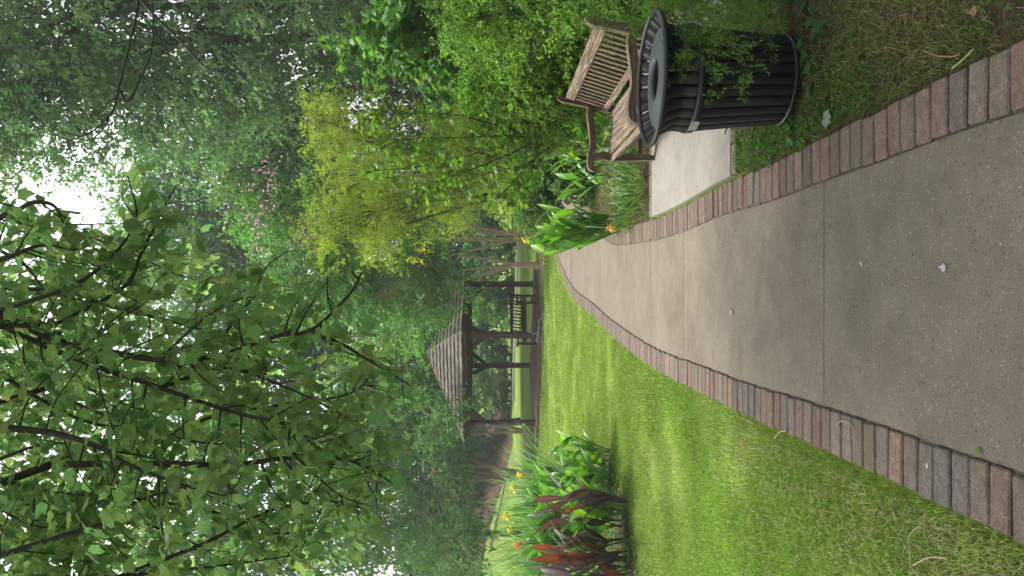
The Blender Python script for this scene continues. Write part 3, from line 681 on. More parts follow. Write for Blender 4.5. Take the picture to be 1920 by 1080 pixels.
tree('tall_tree', 'bright green tree at the far left edge behind the iris leaves', basexy(1000, 38), [lob(400, 1000, 38, 3.8, 4, 5), lob(560, 1040, 38, 4, 4, 4), lob(720, 1000, 36, 3.6, 4, 3), lob(830, 1060, 36, 3, 3, 1.8), lob(300, 1100, 38, 4, 4, 4)], .13, TP(560, 1000, 38), 3800, 9, .25, (.09, .17, .05), clump=1.0, v=.28)
tree('tall_tree', 'dense dark tree filling the right side behind the golden shrub', basexy(150, 26), [lob(620, 120, 26, 4.2, 3, 3.4), lob(760, 60, 24, 3.6, 3, 3), lob(820, 200, 26, 4, 3, 2.4), lob(520, 250, 27, 3.6, 3, 3.0), lob(640, -60, 24, 3, 3, 3)], .22, TP(700, 150, 26), 4200, 9, .19, (.05, .10, .035), clump=.8, v=.25)
tree('tall_tree', 'shaded tree filling the gap behind the crape myrtle trunks', basexy(470, 56), [lob(760, 430, 56, 7, 3, 4.4), lob(860, 560, 57, 6, 3, 2.6), lob(840, 360, 56, 6, 3, 3.2), lob(850, 700, 58, 6, 3, 2.6), lob(840, 860, 60, 5, 3, 3)], .13, TP(800, 470, 56), 3400, 8, .36, (.025, .055, .018), clump=1.4, v=.3)  # shade of the wood's interior is put into the dark leaf colour

# crape myrtles: several bare smooth stems, fine crown, pink blossom
def cm(label, y, D, bx, forks, lobes, n, col, flw, r=.055, ff=None):
    b = (P(960, y, D)[0], D, 0.0)
    return tree('crape_myrtle', label, b, lobes, r, P(*bx), n, 9, .115, col, clump=.5, fork=[P(*q) for q in forks], bark=BARKM, flowers=flw, group='crape myrtles by the gazebo', v=.28, wr=.03, ff=ff)
cm('crape myrtle with one low fork nearest the gazebo corner', 499, 24.2, (830, 500, 24.2), [(860, 480, 24.2), (855, 530, 23.8), (880, 522, 24.3), (850, 510, 24.6)], [lob(700, 560, 24, 1.9, 2, 2.2), lob(790, 575, 23.2, 1.5, .8, .8), lob(845, 545, 23, .8, .6, .5), lob(740, 620, 27.5, 1.9, 1.4, 1.0), lob(620, 530, 24.6, 1.7, 1.8, 1.9), lob(780, 500, 24, 1.5, 1.4, .8), lob(520, 560, 25, 1.4, 1.8, 1.5)], 2700, (.06, .14, .03), [(P(560, 560, 23), 8)], ff=P(962, 497, 24.2))
cm('crape myrtle with a close sheaf of stems behind the yellow canna flower', 440, 24.8, (800, 440, 24.8), [(850, 425, 24.8), (850, 445, 24.4), (860, 452, 25), (840, 480, 24.6), (845, 410, 24.9)], [lob(560, 440, 25, 1.8, 2, 2.2), lob(700, 420, 25, 2.0, 2, 1.8), lob(480, 400, 25.4, 1.5, 1.8, 1.5), lob(640, 360, 25, 1.8, 2, 2.0), lob(800, 440, 25, 1.6, 1.4, .8)], 2900, (.065, .15, .035), [(P(x_, y_, 23.3), k_) for x_, y_, k_ in ((500, 320, 26), (470, 345, 10), (508, 352, 18), (508, 384, 18), (475, 410, 22), (485, 425, 8), (570, 443, 30), (555, 450, 12), (490, 460, 8), (600, 520, 8), (530, 295, 8))])
cm('crape myrtle with many crowded stems just behind the left canna bed', 890, 30, (800, 890, 30), [(840, 870, 30), (840, 885, 30.3), (850, 900, 29.8), (860, 855, 30), (880, 925, 30.2), (830, 895, 30)], [lob(760, 900, 30, 2.8, 2, 2.0), lob(850, 950, 30, 2.2, 2, 1.1), lob(820, 800, 29.5, 2.0, 1.6, 1.4), lob(640, 920, 30.5, 2.6, 2, 2.2), lob(820, 1040, 30, 2.2, 2, 1.6), lob(870, 1000, 29, 1.8, 1, .8), lob(820, 870, 28, 1.6, 1, .8), lob(850, 1060, 28.5, 1.6, 1, .7), lob(860, 930, 27.5, 1.3, .8, .6), lob(885, 1050, 27.5, 1.2, .8, .5), lob(800, 980, 29, 2.2, 1, 1.2)], 3600, (.055, .12, .035), [(P(600, 1010, 28), 10), (P(560, 930, 28), 8)], .06)
cm('crape myrtle with leaning stems beside the left gazebo post', 812, 29, (840, 800, 29), [(860, 790, 29), (880, 815, 29.2), (870, 775, 28.8)], [lob(845, 785, 23.4, .75, .5, .45), lob(815, 800, 24.5, 1.0, .6, .8), lob(780, 760, 25, .7, .6, .4), lob(760, 780, 29, 2.0, 1.8, 1.5), lob(690, 740, 29.5, 2.0, 2, 1.8), lob(820, 740, 30, 1.8, 1.6, 1.2)], 2000, (.05, .11, .035), None)

# golden feathery bush
b = (P(960, 330, 14)[0], 14.3, 0)
gl_ = [lob(640, 420, 14, .8, .9, .75), lob(640, 330, 14.2, .9, .9, .85), lob(650, 240, 14.4, .8, .9, .8), lob(740, 410, 13.8, .8, .9, .8), lob(760, 300, 14, 1.1, .9, .9), lob(850, 360, 13.8, .8, .9, .7), lob(880, 270, 14.2, 1.2, .9, .9), lob(590, 220, 14.4, .35, .5, .35), lob(600, 430, 14, .4, .5, .4), lob(960, 320, 14.2, .8, .8, .6), lob(960, 370, 14, .4, .5, .4)]
tree('golden_shrub', 'large feathery yellow green shrub arching above the canna clump', b, gl_, .035, P(900, 330, 14.2), 5200, 10, .062, (.15, .19, .028), 'shrub', tmpl=T_NARROW, clump=.26, droop=.45, fork=[P(760, y_, 14) for y_ in (420, 380, 330, 280, 240)], v=.22, bark=(.08, .06, .04), wr=.012)

# young tree behind the bench with a guard and orange tape
b = G(1185, 276); b[1] = 8.6; b[0] = P(1180, 276, 8.6)[0]
SB = empty('young_tree', (b[0], b[1], .03), label='slim young tree with green trunk guard and orange tape behind the bench', cat='tree')
tr = MB(); cr = MB(); B0 = np.array([b[0], b[1], .03]); L0 = lambda x, y, D: P(x, y, D) - B0
tr.tube(spline([np.zeros(3), L0(1080, 276, 8.6), L0(1030, 265, 8.6)], 6), np.linspace(.028, .02, 13), 8, (.09, .075, .06))
limbs = [[(1030, 265, 8.6), (960, 255, 8.5), (860, 258, 8.4), (760, 262, 8.4), (690, 290, 8.5)], [(1040, 268, 8.6), (980, 225, 8.6), (880, 185, 8.7), (790, 130, 8.8), (730, 110, 8.9)], [(1030, 265, 8.6), (950, 240, 8.4), (850, 215, 8.3), (740, 212, 8.3), (685, 200, 8.3)], [(1010, 262, 8.6), (930, 300, 8.4), (850, 330, 8.4), (800, 350, 8.3)], [(1040, 268, 8.6), (1000, 300, 8.3), (960, 345, 8.2), (930, 375, 8.1)], [(1000, 262, 8.6), (930, 278, 8.9), (800, 310, 9), (700, 320, 9)], [(1040, 268, 8.6), (1000, 210, 8.5), (950, 170, 8.4)]]
def leafy(tr, cr, limb, r0, sub, step, L, tmpl, col, B=np.zeros(3), sublen=.45, up=.2, mat=None, bark=(.07, .055, .045), nper=2, droopl=.35, start=.15, keep=None):
    S = spline(np.array([np.asarray(q) for q in limb]), 6); tr.tube(S - B, np.linspace(r0, r0 * .25, len(S)), 6, bark, False)
    T = nrm(np.gradient(S, axis=0)); pos = []; dd = []; n = len(S)
    def nodes(path):
        seg = np.linalg.norm(np.diff(path, axis=0), axis=1); d = np.r_[0, np.cumsum(seg)]; k = np.arange(step * .6, d[-1], step)
        q = np.stack([np.interp(k, d, path[:, i]) for i in range(3)], 1); t_ = nrm(np.gradient(path, axis=0)); tt = np.stack([np.interp(k, d, t_[:, i]) for i in range(3)], 1); return q, nrm(tt), path[-1], t_[-1]
    for q in range(sub):
        i = int(n * (start + (1 - start) * (q + rs.rand()) / sub)); i = min(i, n - 1); p = S[i]
        sd_ = nrm(np.cross(T[i], rs.normal(size=3))); d = nrm(T[i] * .55 + sd_ * .9 + np.array([0, 0, up])); l_ = sublen * rs.uniform(.5, 1.35) * (1.1 - .4 * i / n)
        pth = spline([p, p + d * l_ * .5 + rs.normal(0, .03, 3) * sublen, p + d * l_ + rs.normal(0, .06, 3) * sublen + np.array([0, 0, -.12 * l_])], 4)
        if keep is not None and not keep(pth[-1:])[0]: continue
        tr.tube(pth - B, np.linspace(r0 * .32, r0 * .10, len(pth)), 4, bark, False)
        a, t_, e_, te = nodes(pth)
        for w_ in range(nper): pos.append(a); dd.append(nrm(t_ * .5 + nrm(rs.normal(size=t_.shape)) * .9))
        for w_ in range(3): pos.append(e_[None]); dd.append(nrm(te[None] + rs.normal(0, .5, (1, 3))))
    a, t_, e_, te = nodes(S[int(n * start):]); pos.append(a); dd.append(nrm(t_ * .4 + nrm(rs.normal(size=t_.shape))))
    pos = np.concatenate(pos); dd = np.concatenate(dd); pet = L * rs.uniform(.25, .6, (len(pos), 1)); pos = pos + dd * pet + np.array([0, 0, -.15]) * pet
    if keep is not None: kk = keep(pos); pos, dd = pos[kk], dd[kk]
    dl = nrm(dd + np.array([0, 0, -droopl]) + rs.normal(0, .25, dd.shape)); nv = np.array([0, 0, 1.]) + rs.normal(0, .45, dd.shape)
    put_leaves(cr, pos - B, dl, nv, L * rs.uniform(.6, 1.2, len(pos)), tmpl, jit(col, len(pos), .22, .12))
for lm in limbs: leafy(tr, cr, [P(*q) for q in lm], .012, 20, .05, .075, T_MAPLE, (.11, .20, .03), B0, .32, .3, nper=2, bark=(.08, .065, .05))
tr.build('trunk', M_bark, SB, True); cr.build('crown', M_leafbig, SB)
mb = MB(); mb.tube([L0(1187, 276, 8.6), L0(1120, 276.5, 8.6)], .034, 12); mb.build('pale_bark', M_paletrunk, SB, True)
mb = MB(); mb.tube([L0(1120, 276.5, 8.6), L0(1084, 276, 8.6)], [.045, .042], 12)
for a in np.arange(6) * PI / 3: q = L0(1120, 276, 8.6); mb.tube([q + [.046 * math.cos(a), .046 * math.sin(a), 0], L0(1082, 276, 8.6) + [.044 * math.cos(a), .044 * math.sin(a), 0]], .006, 5)
mb.build('trunk_guard', M_guard, SB, False)
mb = MB(); q = L0(1079, 276, 8.55); pth = spline([q + [-.09, -.05, -.035], q + [-.06, -.06, .0], q + [-.02, -.05, .0], q + [.03, -.04, -.01], q + [.07, -.03, .02], q + [.09, -.02, .03]], 5); V = []
for p_ in pth: V += [p_ + [0, 0, .012], p_ - [0, 0, .012], p_ + [0, .004, -.012], p_ + [0, .004, .012]]
mb.add(V, [(4 * i + k, 4 * i + 4 + k, 4 * i + 4 + (k + 1) % 4, 4 * i + (k + 1) % 4) for i in range(len(pth) - 1) for k in range(4)]); mb.build('tape', M_orange, SB)

# shrubs behind the bench and at the right edge
def gp(x, y, D, r): return (P(x, y, D), r)
tree('shrub', 'bright green shrub directly behind the bench backrest', (*P(960, 150, 8.3)[:2], .05), [gp(1040, 190, 8.2, (.45, .4, .5)), gp(1000, 110, 7.8, (.5, .5, .5)), gp(940, 160, 8.2, (.55, .4, .5)), gp(1120, 150, 8, (.6, .4, .5)), gp(1030, 40, 7.4, (.5, .5, .55)), gp(1150, 80, 7.6, (.5, .5, .45)), gp(1180, 190, 8.2, (.6, .35, .3))], .02, P(1100, 140, 8.2), 2300, 9, .058, (.085, .15, .022), 'shrub', tmpl=T_OVAL, clump=.2, fork=[P(1000, y_, 8.2) for y_ in (60, 110, 160, 200)], wr=.007, v=.45)
tree('shrub', 'tall shrub with broad lobed leaves above the bench at the right edge', (*P(960, 70, 8.8)[:2], .05), [gp(760, 70, 8.8, (.45, .4, .4)), gp(840, 20, 8.6, (.5, .4, .4)), gp(700, 110, 9.2, (.35, .3, .3)), gp(860, 130, 9, (.45, .4, .35)), gp(780, -30, 8.4, (.45, .4, .4)), gp(920, 80, 8.4, (.5, .4, .35))], .02, P(960, 80, 8.8), 520, 7, .105, (.055, .115, .03), 'shrub', tmpl=T_MAPLE, clump=.25, fork=[P(820, y_, 8.8) for y_ in (30, 80, 120)], wr=.007, mat=M_leafbig, v=.25, cper=8)
tree('shrub', 'dark small leaved shrub between the bench and the right edge', (*P(960, 0, 5.9)[:2], .05), [gp(1120, -10, 6.0, (.35, .6, .45)), gp(1020, -30, 6.2, (.4, .6, .4)), gp(930, 0, 6.6, (.4, .5, .35)), gp(860, 40, 7, (.4, .4, .3)), gp(1200, -40, 5.6, (.35, .4, .4)), gp(960, 110, 7.4, (.35, .35, .3))], .015, P(1100, -20, 6.2), 2600, 9, .036, (.07, .13, .022), 'shrub', tmpl=T_OVAL, clump=.16, fork=[P(1000, y_, 6.4) for y_ in (-60, -20, 20, 60)], wr=.005, v=.45)
tree('shrub', 'dark leafy shrub low behind the young tree and the daylilies', (*P(960, 290, 11.5)[:2], .05), [gp(1050, 300, 11.5, (.9, .5, .5)), gp(1000, 240, 11.5, (.9, .5, .6)), gp(1060, 220, 11, (.8, .5, .5)), gp(1000, 370, 12, (.4, .4, .35))], .02, P(1050, 280, 11.5), 1900, 9, .075, (.05, .105, .022), 'shrub', tmpl=T_OVAL, clump=.25, fork=[P(1020, y_, 11.5) for y_ in (240, 290, 330)], wr=.007, v=.4)
# arching fine shrub over the bin
AR = empty('arching_shrub', (*P(1400, -60, 4.3)[:2], .05), label='fine leaved arching shrub drooping over the rim of the litter bin', cat='shrub'); B1 = np.array(AR.location)
tr = MB(); cr = MB()
arcs = [[(1400, -60, 4.4), (1250, -20, 4.1), (1270, 60, 3.75), (1310, 105, 3.62), (1345, 150, 3.55)], [(1400, -60, 4.3), (1220, -30, 4.0), (1262, 40, 3.75), (1285, 80, 3.65), (1290, 120, 3.6)], [(1420, -60, 4.4), (1280, -30, 3.9), (1330, 50, 3.6), (1380, 90, 3.5), (1400, 135, 3.5), (1385, 170, 3.5)], [(1400, -60, 4.3), (1170, -40, 4.2), (1160, 20, 4.1), (1180, 40, 4.2), (1190, 50, 4.25)],
        [(1430, -50, 4.4), (1340, -20, 4.1), (1400, 40, 3.7), (1440, 60, 3.6)], [(1400, -60, 4.3), (1130, -60, 4.4), (1110, 10, 4.4), (1140, 50, 4.4)], [(1400, -60, 4.4), (1290, 0, 3.9), (1300, 60, 3.7), (1330, 80, 3.65), (1370, 80, 3.6)], [(1400, -60, 4.3), (1290, -40, 4.1), (1260, 20, 3.9), (1290, 50, 3.8), (1300, 70, 3.7)]]
for j in range(34):
    x0, y0 = rs.uniform(1120, 1420), rs.uniform(-60, 10); D0 = rs.uniform(4.0, 4.9)
    if x0 < 1270: y0 = rs.uniform(-95, -45)
    arcs.append([(1420, -60, 4.5), (x0 - 30, y0 - 20, D0 + .1), (x0 + 10, y0 + 20, D0), (x0 + 50, y0 + rs.uniform(25, 60), D0 - .1), (x0 + 95, y0 + rs.uniform(35, 80), D0 - .15)])
for lm in arcs: leafy(tr, cr, [P(*q) for q in lm], .004, 18, .014, .027, T_NARROW, (.10, .21, .03), B1, .12, .0, nper=3, bark=(.10, .085, .05), start=.25)
tr.build('stems', M_bark, AR, True); cr.build('foliage', M_leaf, AR)

# ------------------------------------------------------------------ overhanging maple
MT = empty('maple_tree', (-2.6, -3.2, 0), label='large maple reaching leafy lobed branches down over the lawn from overhead', cat='tree'); BM = np.array([-2.6, -3.2, 0])
tr = MB(); cr = MB(); BK = (.045, .04, .035)
tr.tube(spline([np.zeros(3), (.1, .1, 1.6), (.15, .3, 3.2), (.4, 1.0, 4.8)], 8), np.linspace(.24, .16, 25), 14, BK)
hub = np.array([-1.5, 1.6, 6.4]); hub2 = np.array([-2.2, 3.6, 7.0]); hub3 = np.array([-.2, 3.2, 6.6])
for hb in (hub, hub2, hub3): tr.tube(spline([np.array([-2.2, -2.2, 4.8]) - BM, (np.array([-2.2, -2.2, 4.8]) + hb) / 2 + [0, 0, .5] - BM, hb - BM], 6), np.linspace(.13, .05, 13), 10, BK)
mainb = [(hub, .024, [(0, 802, 4.0), (100, 812, 3.9), (185, 838, 3.8), (240, 870, 3.75), (330, 905, 3.7), (420, 930, 3.7)]),
         (hub, .026, [(0, 610, 4.6), (140, 672, 4.4), (300, 727, 4.2), (435, 772, 4.1), (530, 795, 4.0), (600, 830, 4.0)]),
         (hub3, .020, [(0, 540, 5.2), (125, 547, 5.0), (210, 575, 4.9), (350, 610, 4.8), (415, 635, 4.7), (500, 690, 4.6)]),
         (hub, .028, [(0, 590, 4.5), (110, 640, 4.4), (210, 661, 4.3), (275, 672, 4.2), (350, 675, 4.2), (425, 662, 4.2), (520, 630, 4.15), (585, 618, 4.1), (655, 552, 4.1), (678, 511, 4.1)]),
         (None, .014, [(578, 618, 4.1), (640, 645, 4.05), (684, 671, 4.0), (740, 705, 4.0), (779, 730, 4.0)]),
         (hub2, .026, [(100, 870, 5.0), (340, 870, 4.7), (430, 872, 4.6), (548, 858, 4.5), (637, 860, 4.5), (696, 881, 4.45), (738, 908, 4.4)]),
         (hub2, .022, [(0, 1042, 4.4), (100, 1010, 4.3), (200, 980, 4.3), (240, 950, 4.3), (300, 925, 4.3), (400, 900, 4.4)]),
         (hub3, .018, [(-60, 600, 4.4), (125, 540, 4.2), (210, 480, 4.1), (255, 410, 4.1), (240, 330, 4.1)]),
         (hub3, .016, [(100, 610, 4.4), (230, 540, 4.2), (265, 475, 4.2), (310, 385, 4.2), (330, 350, 4.2)]),
         (hub3, .022, [(-80, 430, 4.0), (20, 400, 3.9), (60, 380, 3.8), (100, 385, 3.8), (120, 420, 3.8)]),
         (hub3, .020, [(-80, 520, 4.0), (20, 480, 3.9), (80, 460, 3.9), (140, 470, 3.9)]),
         (hub, .018, [(90, 727, 5.4), (150, 760, 5.2), (260, 800, 5.0), (380, 830, 5.0), (460, 830, 5.0)]),
         (hub2, .020, [(0, 950, 5.4), (200, 930, 5.2), (400, 960, 5.0), (520, 1000, 5.0), (600, 990, 5.0)]),
         (hub2, .020, [(100, 960, 5.6), (350, 800, 5.5), (520, 760, 5.4), (650, 740, 5.3), (700, 700, 5.3)]),
         (hub2, .018, [(200, 1090, 4.8), (380, 1020, 4.7), (500, 960, 4.7), (620, 940, 4.7), (700, 960, 4.7)]),
         (hub2, .018, [(0, 1120, 4.6), (240, 1080, 4.6), (420, 1060, 4.6), (560, 1040, 4.6)]),
         (hub, .020, [(0, 700, 4.8), (60, 740, 4.7), (160, 790, 4.6), (240, 800, 4.6)]), (hub, .018, [(0, 560, 5.6), (60, 600, 5.5), (140, 650, 5.4), (200, 700, 5.4)]),
         (hub2, .018, [(0, 900, 4.9), (80, 920, 4.8), (170, 930, 4.7)]), (hub3, .016, [(0, 470, 5.0), (50, 500, 4.9), (120, 600, 4.8)]), (hub2, .016, [(0, 860, 5.8), (100, 830, 5.7), (220, 850, 5.6)]),
         (hub3, .015, [(300, 727, 4.2), (420, 690, 4.6), (520, 720, 4.8), (610, 760, 4.8), (660, 790, 4.8)]),
         (None, .012, [(415, 635, 4.7), (470, 560, 4.7), (500, 500, 4.7), (540, 470, 4.7)]),
         (None, .012, [(500, 800, 4.1), (580, 880, 4.2), (640, 930, 4.2), (700, 950, 4.2)]),
         (None, .011, [(300, 672, 4.2), (380, 600, 4.3), (450, 560, 4.3), (520, 560, 4.3)])]
MC = (.17, .26, .125)
def mkeep(p):      # the lowest twigs of the maple end here, above the gazebo roof and left of the open sky
    x, y, z = proj(p)
    ok = (x < np.interp(y, [300, 400, 470, 500, 600, 700, 760, 850, 950, 1080], [350, 430, 650, 700, 720, 770, 780, 760, 740, 640]) + rs.normal(0, 12, len(x)))
    ok &= y > np.interp(x, [0, 100, 150, 205, 235, 335, 370, 430, 520, 600, 680], [330, 360, 440, 440, 310, 330, 420, 480, 480, 440, 450]) + rs.normal(0, 10, len(x))
    return ok | (z < .3) | (x < -60)
for hb, r, pts in mainb:
    pw = [P(*q) for q in pts]
    if hb is not None and pts[0][0] <= 150: tr.tube(spline([hb - BM, (hb + pw[0]) / 2 + [0, 0, .2] - BM, pw[0] - BM], 5), np.linspace(r * 1.5, r * .98, 11), 7, BK, False)
    S = np.array(pw); Ln = np.linalg.norm(np.diff(S, axis=0), axis=1).sum()
    leafy(tr, cr, pw, r * .8, int(Ln * 12), .09, .084, T_MAPLE, MC, BM, .38, .05, nper=2, bark=BK, droopl=.55, start=.0, keep=mkeep)
for x_, y_, D_ in ((10, 930, 5.2), (60, 985, 4.8), (20, 1040, 5.6), (90, 1060, 5), (20, 880, 6), (60, 820, 6.2), (10, 760, 5.5), (30, 1090, 6.5), (110, 930, 6.4), (40, 690, 6.4)):
    leafy(tr, cr, [P(x_ - 90, y_ - 50, D_ + .3), P(x_, y_, D_), P(x_ + 90, y_ + rs.uniform(-20, 50), D_ - .2)], .010, 15, .095, .09, T_MAPLE, MC, BM, .45, .05, nper=2, bark=BK, droopl=.5, start=.0, keep=mkeep)
for j in range(16):     # higher, farther boughs of the same tree
    y_ = rs.uniform(420, 1150); x_ = rs.uniform(-60, np.interp(y_, [420, 600, 800, 1150], [120, 560, 600, 560])); D_ = rs.uniform(5, 8.5)
    a = P(x_ - 60, y_ - 40, D_ + .3); b_ = P(x_ + 40, y_, D_); c_ = P(x_ + 120, y_ + rs.uniform(-30, 60), D_ - .3)
    leafy(tr, cr, [a, b_, c_], .012, 15, .095, .095, T_MAPLE, MC, BM, .5, .05, nper=2, bark=BK, droopl=.5, start=.0, keep=mkeep)
for j in range(20):
    a = np.array([rs.uniform(-5.5, .3), rs.uniform(3.6, 7), 0]); a[2] = 1.6 + a[1] * .67 + rs.uniform(.5, 2.5); d = nrm(np.array([rs.normal(0, 1), rs.normal(0, 1), 0])) * 1.2
    leafy(tr, cr, [a, a + d * .5, a + d], .014, 16, .12, .15, T_MAPLE, MC, BM, .5, .05, nper=2, bark=BK, droopl=.4, keep=mkeep)
for j in range(34):     # more boughs out of frame overhead: they shade the near path
    a = np.array([rs.uniform(-4.5, 2.5), rs.uniform(-1.5, 6.5), rs.uniform(5.0, 8.5)])
    if a[1] > 2 and a[2] < 1.6 + (a[1]) * .66 + .9: a[2] = 1.6 + a[1] * .66 + rs.uniform(.9, 2)
    d = nrm(np.array([rs.normal(0, 1), rs.normal(0, 1), -.1])) * 1.3
    leafy(tr, cr, [a, a + d * .5, a + d], .014, 16, .12, .15, T_MAPLE, MC, BM, .5, .05, nper=2, bark=BK, droopl=.4, keep=mkeep)
tr.build('trunk', M_bark, MT, True); cr.build('crown', M_maple, MT)
# bare twigs hanging in from the right
DT = empty('bare_branch', P(258, -60, 7), label='thin leafless dark branch hanging in front of the right hand trees', cat='branch'); BD = np.array(DT.location); mb = MB()
tw = [[(240, -80), (258, 0), (245, 75), (222, 165), (210, 210), (175, 245), (135, 262), (110, 270)], [(222, 165), (240, 190), (262, 150), (285, 90), (287, 0), (290, -60)], [(265, 0), (300, 40), (340, 78), (380, 122), (410, 134), (430, 128)], [(210, 210), (190, 245), (172, 262)], [(210, 210), (232, 225), (236, 250)], [(285, 90), (262, 100), (262, 40), (245, 10)], [(245, 75), (205, 85), (190, 92)], [(240, 190), (215, 185), (190, 205), (182, 230)]]
for k, t_ in enumerate(tw): S = spline([P(a, b_, 7.0) - BD for a, b_ in t_], 5); mb.tube(S, np.linspace(.014 if k < 3 else .007, .004, len(S)), 5, BK, False)
mb.build('twigs', M_bark, DT, True)

# ------------------------------------------------------------------ cannas, iris, flowers
def blade(mb, base, d, L, W, col, curl=.5, fold=.25, n=9, up=None, shape=None, wave=0.0):
    """broad pointed leaf: midrib curving out of direction d and bending down"""
    d = nrm(np.asarray(d, float)); hz = np.array([d[0], d[1], 0]); hz = nrm(hz) if np.linalg.norm(hz) > .05 else nrm(np.r_[rs.normal(size=2), 0]); sd_ = np.cross(np.array([0, 0, 1.]), hz); t = np.linspace(0, 1, n)
    p = np.asarray(base, float).copy(); el = math.atan2(d[2], max(math.hypot(d[0], d[1]), 1e-4)); V = []; ph = rs.uniform(0, 6)
    tw = rs.normal(0, .35)
    for i, q in enumerate(t):
        e_ = el - curl * q ** 1.5 * 1.6; dv = hz * math.cos(e_) + np.array([0, 0, 1.]) * math.sin(e_); nv = -hz * math.sin(e_) + np.array([0, 0, 1.]) * math.cos(e_)
        s2 = sd_ * math.cos(tw * q) + nv * math.sin(tw * q); n2 = nv * math.cos(tw * q) - sd_ * math.sin(tw * q)
        if i: p = p + dv * L / (n - 1)
        w_ = W * (math.sin(PI * min(q * .95 + .05, 1)) ** .75) * (1 - q ** 4 * .6) if shape is None else W * shape(q)
        if i == n - 1: w_ = .0008
        wv = wave * math.sin(ph + q * 9)
        V += [p - s2 * w_ + n2 * (w_ * fold + wv * w_), p - s2 * w_ * .5 + n2 * w_ * fold * .45, p, p + s2 * w_ * .5 + n2 * w_ * fold * .45, p + s2 * w_ + n2 * (w_ * fold - wv * w_)]
    F = [(5 * i + k, 5 * i + k + 1, 5 * i + 6 + k, 5 * i + 5 + k) for i in range(n - 1) for k in range(4)]
    c = np.array(col)[None] * np.ones((5 * n, 1)); c[2::5] = c[2::5] * 1.3; mb.add(V, F, c)
def flower(mb, c, col, s=.05, k=7):
    for i in range(k): blade(mb, c, np.array([rs.normal(), rs.normal(), rs.uniform(.1, 1.2)]), s * rs.uniform(.8, 1.3), s * .28, np.array(col) * rs.uniform(.85, 1.15), rs.uniform(.3, 1.1), .15, 5, wave=.3)
def canna(name, label, loc, nst, H, L, W, cols, flowers=(), lean=None, spread=.16, petal=(.85, .62, .02), stemcol=(.09, .19, .03), nl=6, up=(.9, 1.6), grp=None):
    e = empty(name, loc, label=label, cat='canna plant', group=grp); lf = MB(); st = MB()
    for s_ in range(nst):
        a = rs.uniform(0, 2 * PI); r = spread * math.sqrt(rs.rand()); b = np.array([r * math.cos(a), r * math.sin(a), 0]); hh = H * rs.uniform(.7, 1.05); out = np.array([math.cos(a), math.sin(a), 0]) * .25 * rs.rand() + (np.array(lean) if lean is not None else 0)
        top = b + np.array([out[0] * hh, out[1] * hh, hh * .72]); S = spline([b, (b + top) / 2 + rs.normal(0, .02, 3), top], 4); st.tube(S, np.linspace(.011, .006, len(S)), 6, stemcol)
        a0 = rs.uniform(0, 6.28)
        for i in range(nl):
            q = .12 + .86 * i / (nl - 1); p = b + (top - b) * q; aa = a0 + i * 2.4 + rs.normal(0, .4); u = rs.uniform(*up) + .5 * q
            l_ = L * (1 - .25 * abs(q - .55)) * rs.uniform(.75, 1.15); cc = np.array(cols[rs.randint(len(cols))]) * rs.uniform(.8, 1.25)
            blade(lf, p, (math.cos(aa), math.sin(aa), u), l_, W * rs.uniform(.75, 1.15), cc, rs.uniform(.1, .55), rs.uniform(.1, .45), 9, wave=.12)
    st.build('stem', M_stem, e, True); lf.build('leaves', M_cdark if cols is PC else M_canna, e, True)
    for (fx, fp, D, colr) in flowers:
        c = P(fx, fp, D) - np.array(loc); fb = MB(); sb = MB(); b = np.array([c[0] * .55, c[1] * .4, H * .45]); S = spline([b, (b + c) / 2 + [0, 0, .05], c], 4); sb.tube(S, np.linspace(.006, .0035, len(S)), 5, stemcol)
        for k in range(5): 
            cc = c + np.array([rs.normal(0, .02), rs.normal(0, .02), -k * .025 + .03])
            if k < 3: flower(fb, cc, colr, .05)
            else: sb.tube([cc, cc + [rs.normal(0, .02), rs.normal(0, .02), .05]], [.006, .003], 5, (.35, .32, .06))
        sb.build('flower_stalk', M_stem, e); fb.build('flower', M_petal, e)
    return e
GC = [(.085, .21, .03), (.11, .26, .03), (.075, .18, .045), (.16, .32, .03)]
PC = [(.11, .075, .09), (.12, .085, .10), (.075, .07, .045), (.16, .07, .04), (.09, .06, .07)]
YEL = (.75, .62, .03); ORG = (.85, .22, .05)
p = G(1165, 432)
canna('canna_lily', 'lush green canna clump with a yellow flower leaning over the right side of the path', (p[0] + .12, p[1] + .25, .02), 13, 1.08, .42, .05, GC, [(986, 450, 9.5, YEL), (1148, 427, 8.9, (.8, .45, .08))], lean=(-.10, 0, 0), spread=.14, nl=6, up=(2.0, 4.0))
canna('canna_lily', 'looser green canna plant between the sapling and the path clump', (*P(960, 320, 10.2)[:2], .02), 4, .85, .36, .04, GC, lean=(-.05, 0, 0), spread=.25)
canna('canna_lily', 'green canna plant behind the far armrest of the bench', (*P(960, 245, 9.2)[:2], .02), 6, .95, .4, .05, GC, spread=.3)
spots = [(1150, 880, 'green canna plant at the right end of the left flower bed', 7, .75, GC), (1145, 905, 'green canna plant second from the right end of the left flower bed', 8, .95, GC), (1120, 925, 'pale green canna plant in the middle of the left flower bed', 10, 1.15, GC),
         (1128, 955, 'bright green canna plant behind the first purple canna', 10, 1.2, GC), (1115, 990, 'green canna plant behind the purple cannas', 8, 1.3, GC), (1125, 1045, 'green canna plant between purple cannas at the left edge', 8, 1.2, GC), (1110, 1078, 'green canna plant farthest left in the flower bed', 8, 1.2, GC), (1172, 952, 'low green canna plant between the two front purple cannas', 6, .75, GC), (1176, 1055, 'green canna plant in front at the left edge of the bed', 6, .85, GC)]
fl = {0: [], 1: [(977, 889, 10.2, YEL)], 2: [(962, 916, 10.0, YEL)], 3: [(950, 968, 10.1, YEL)], 4: [(958, 992, 10.2, YEL)], 5: [], 6: [], 7: [], 8: []}
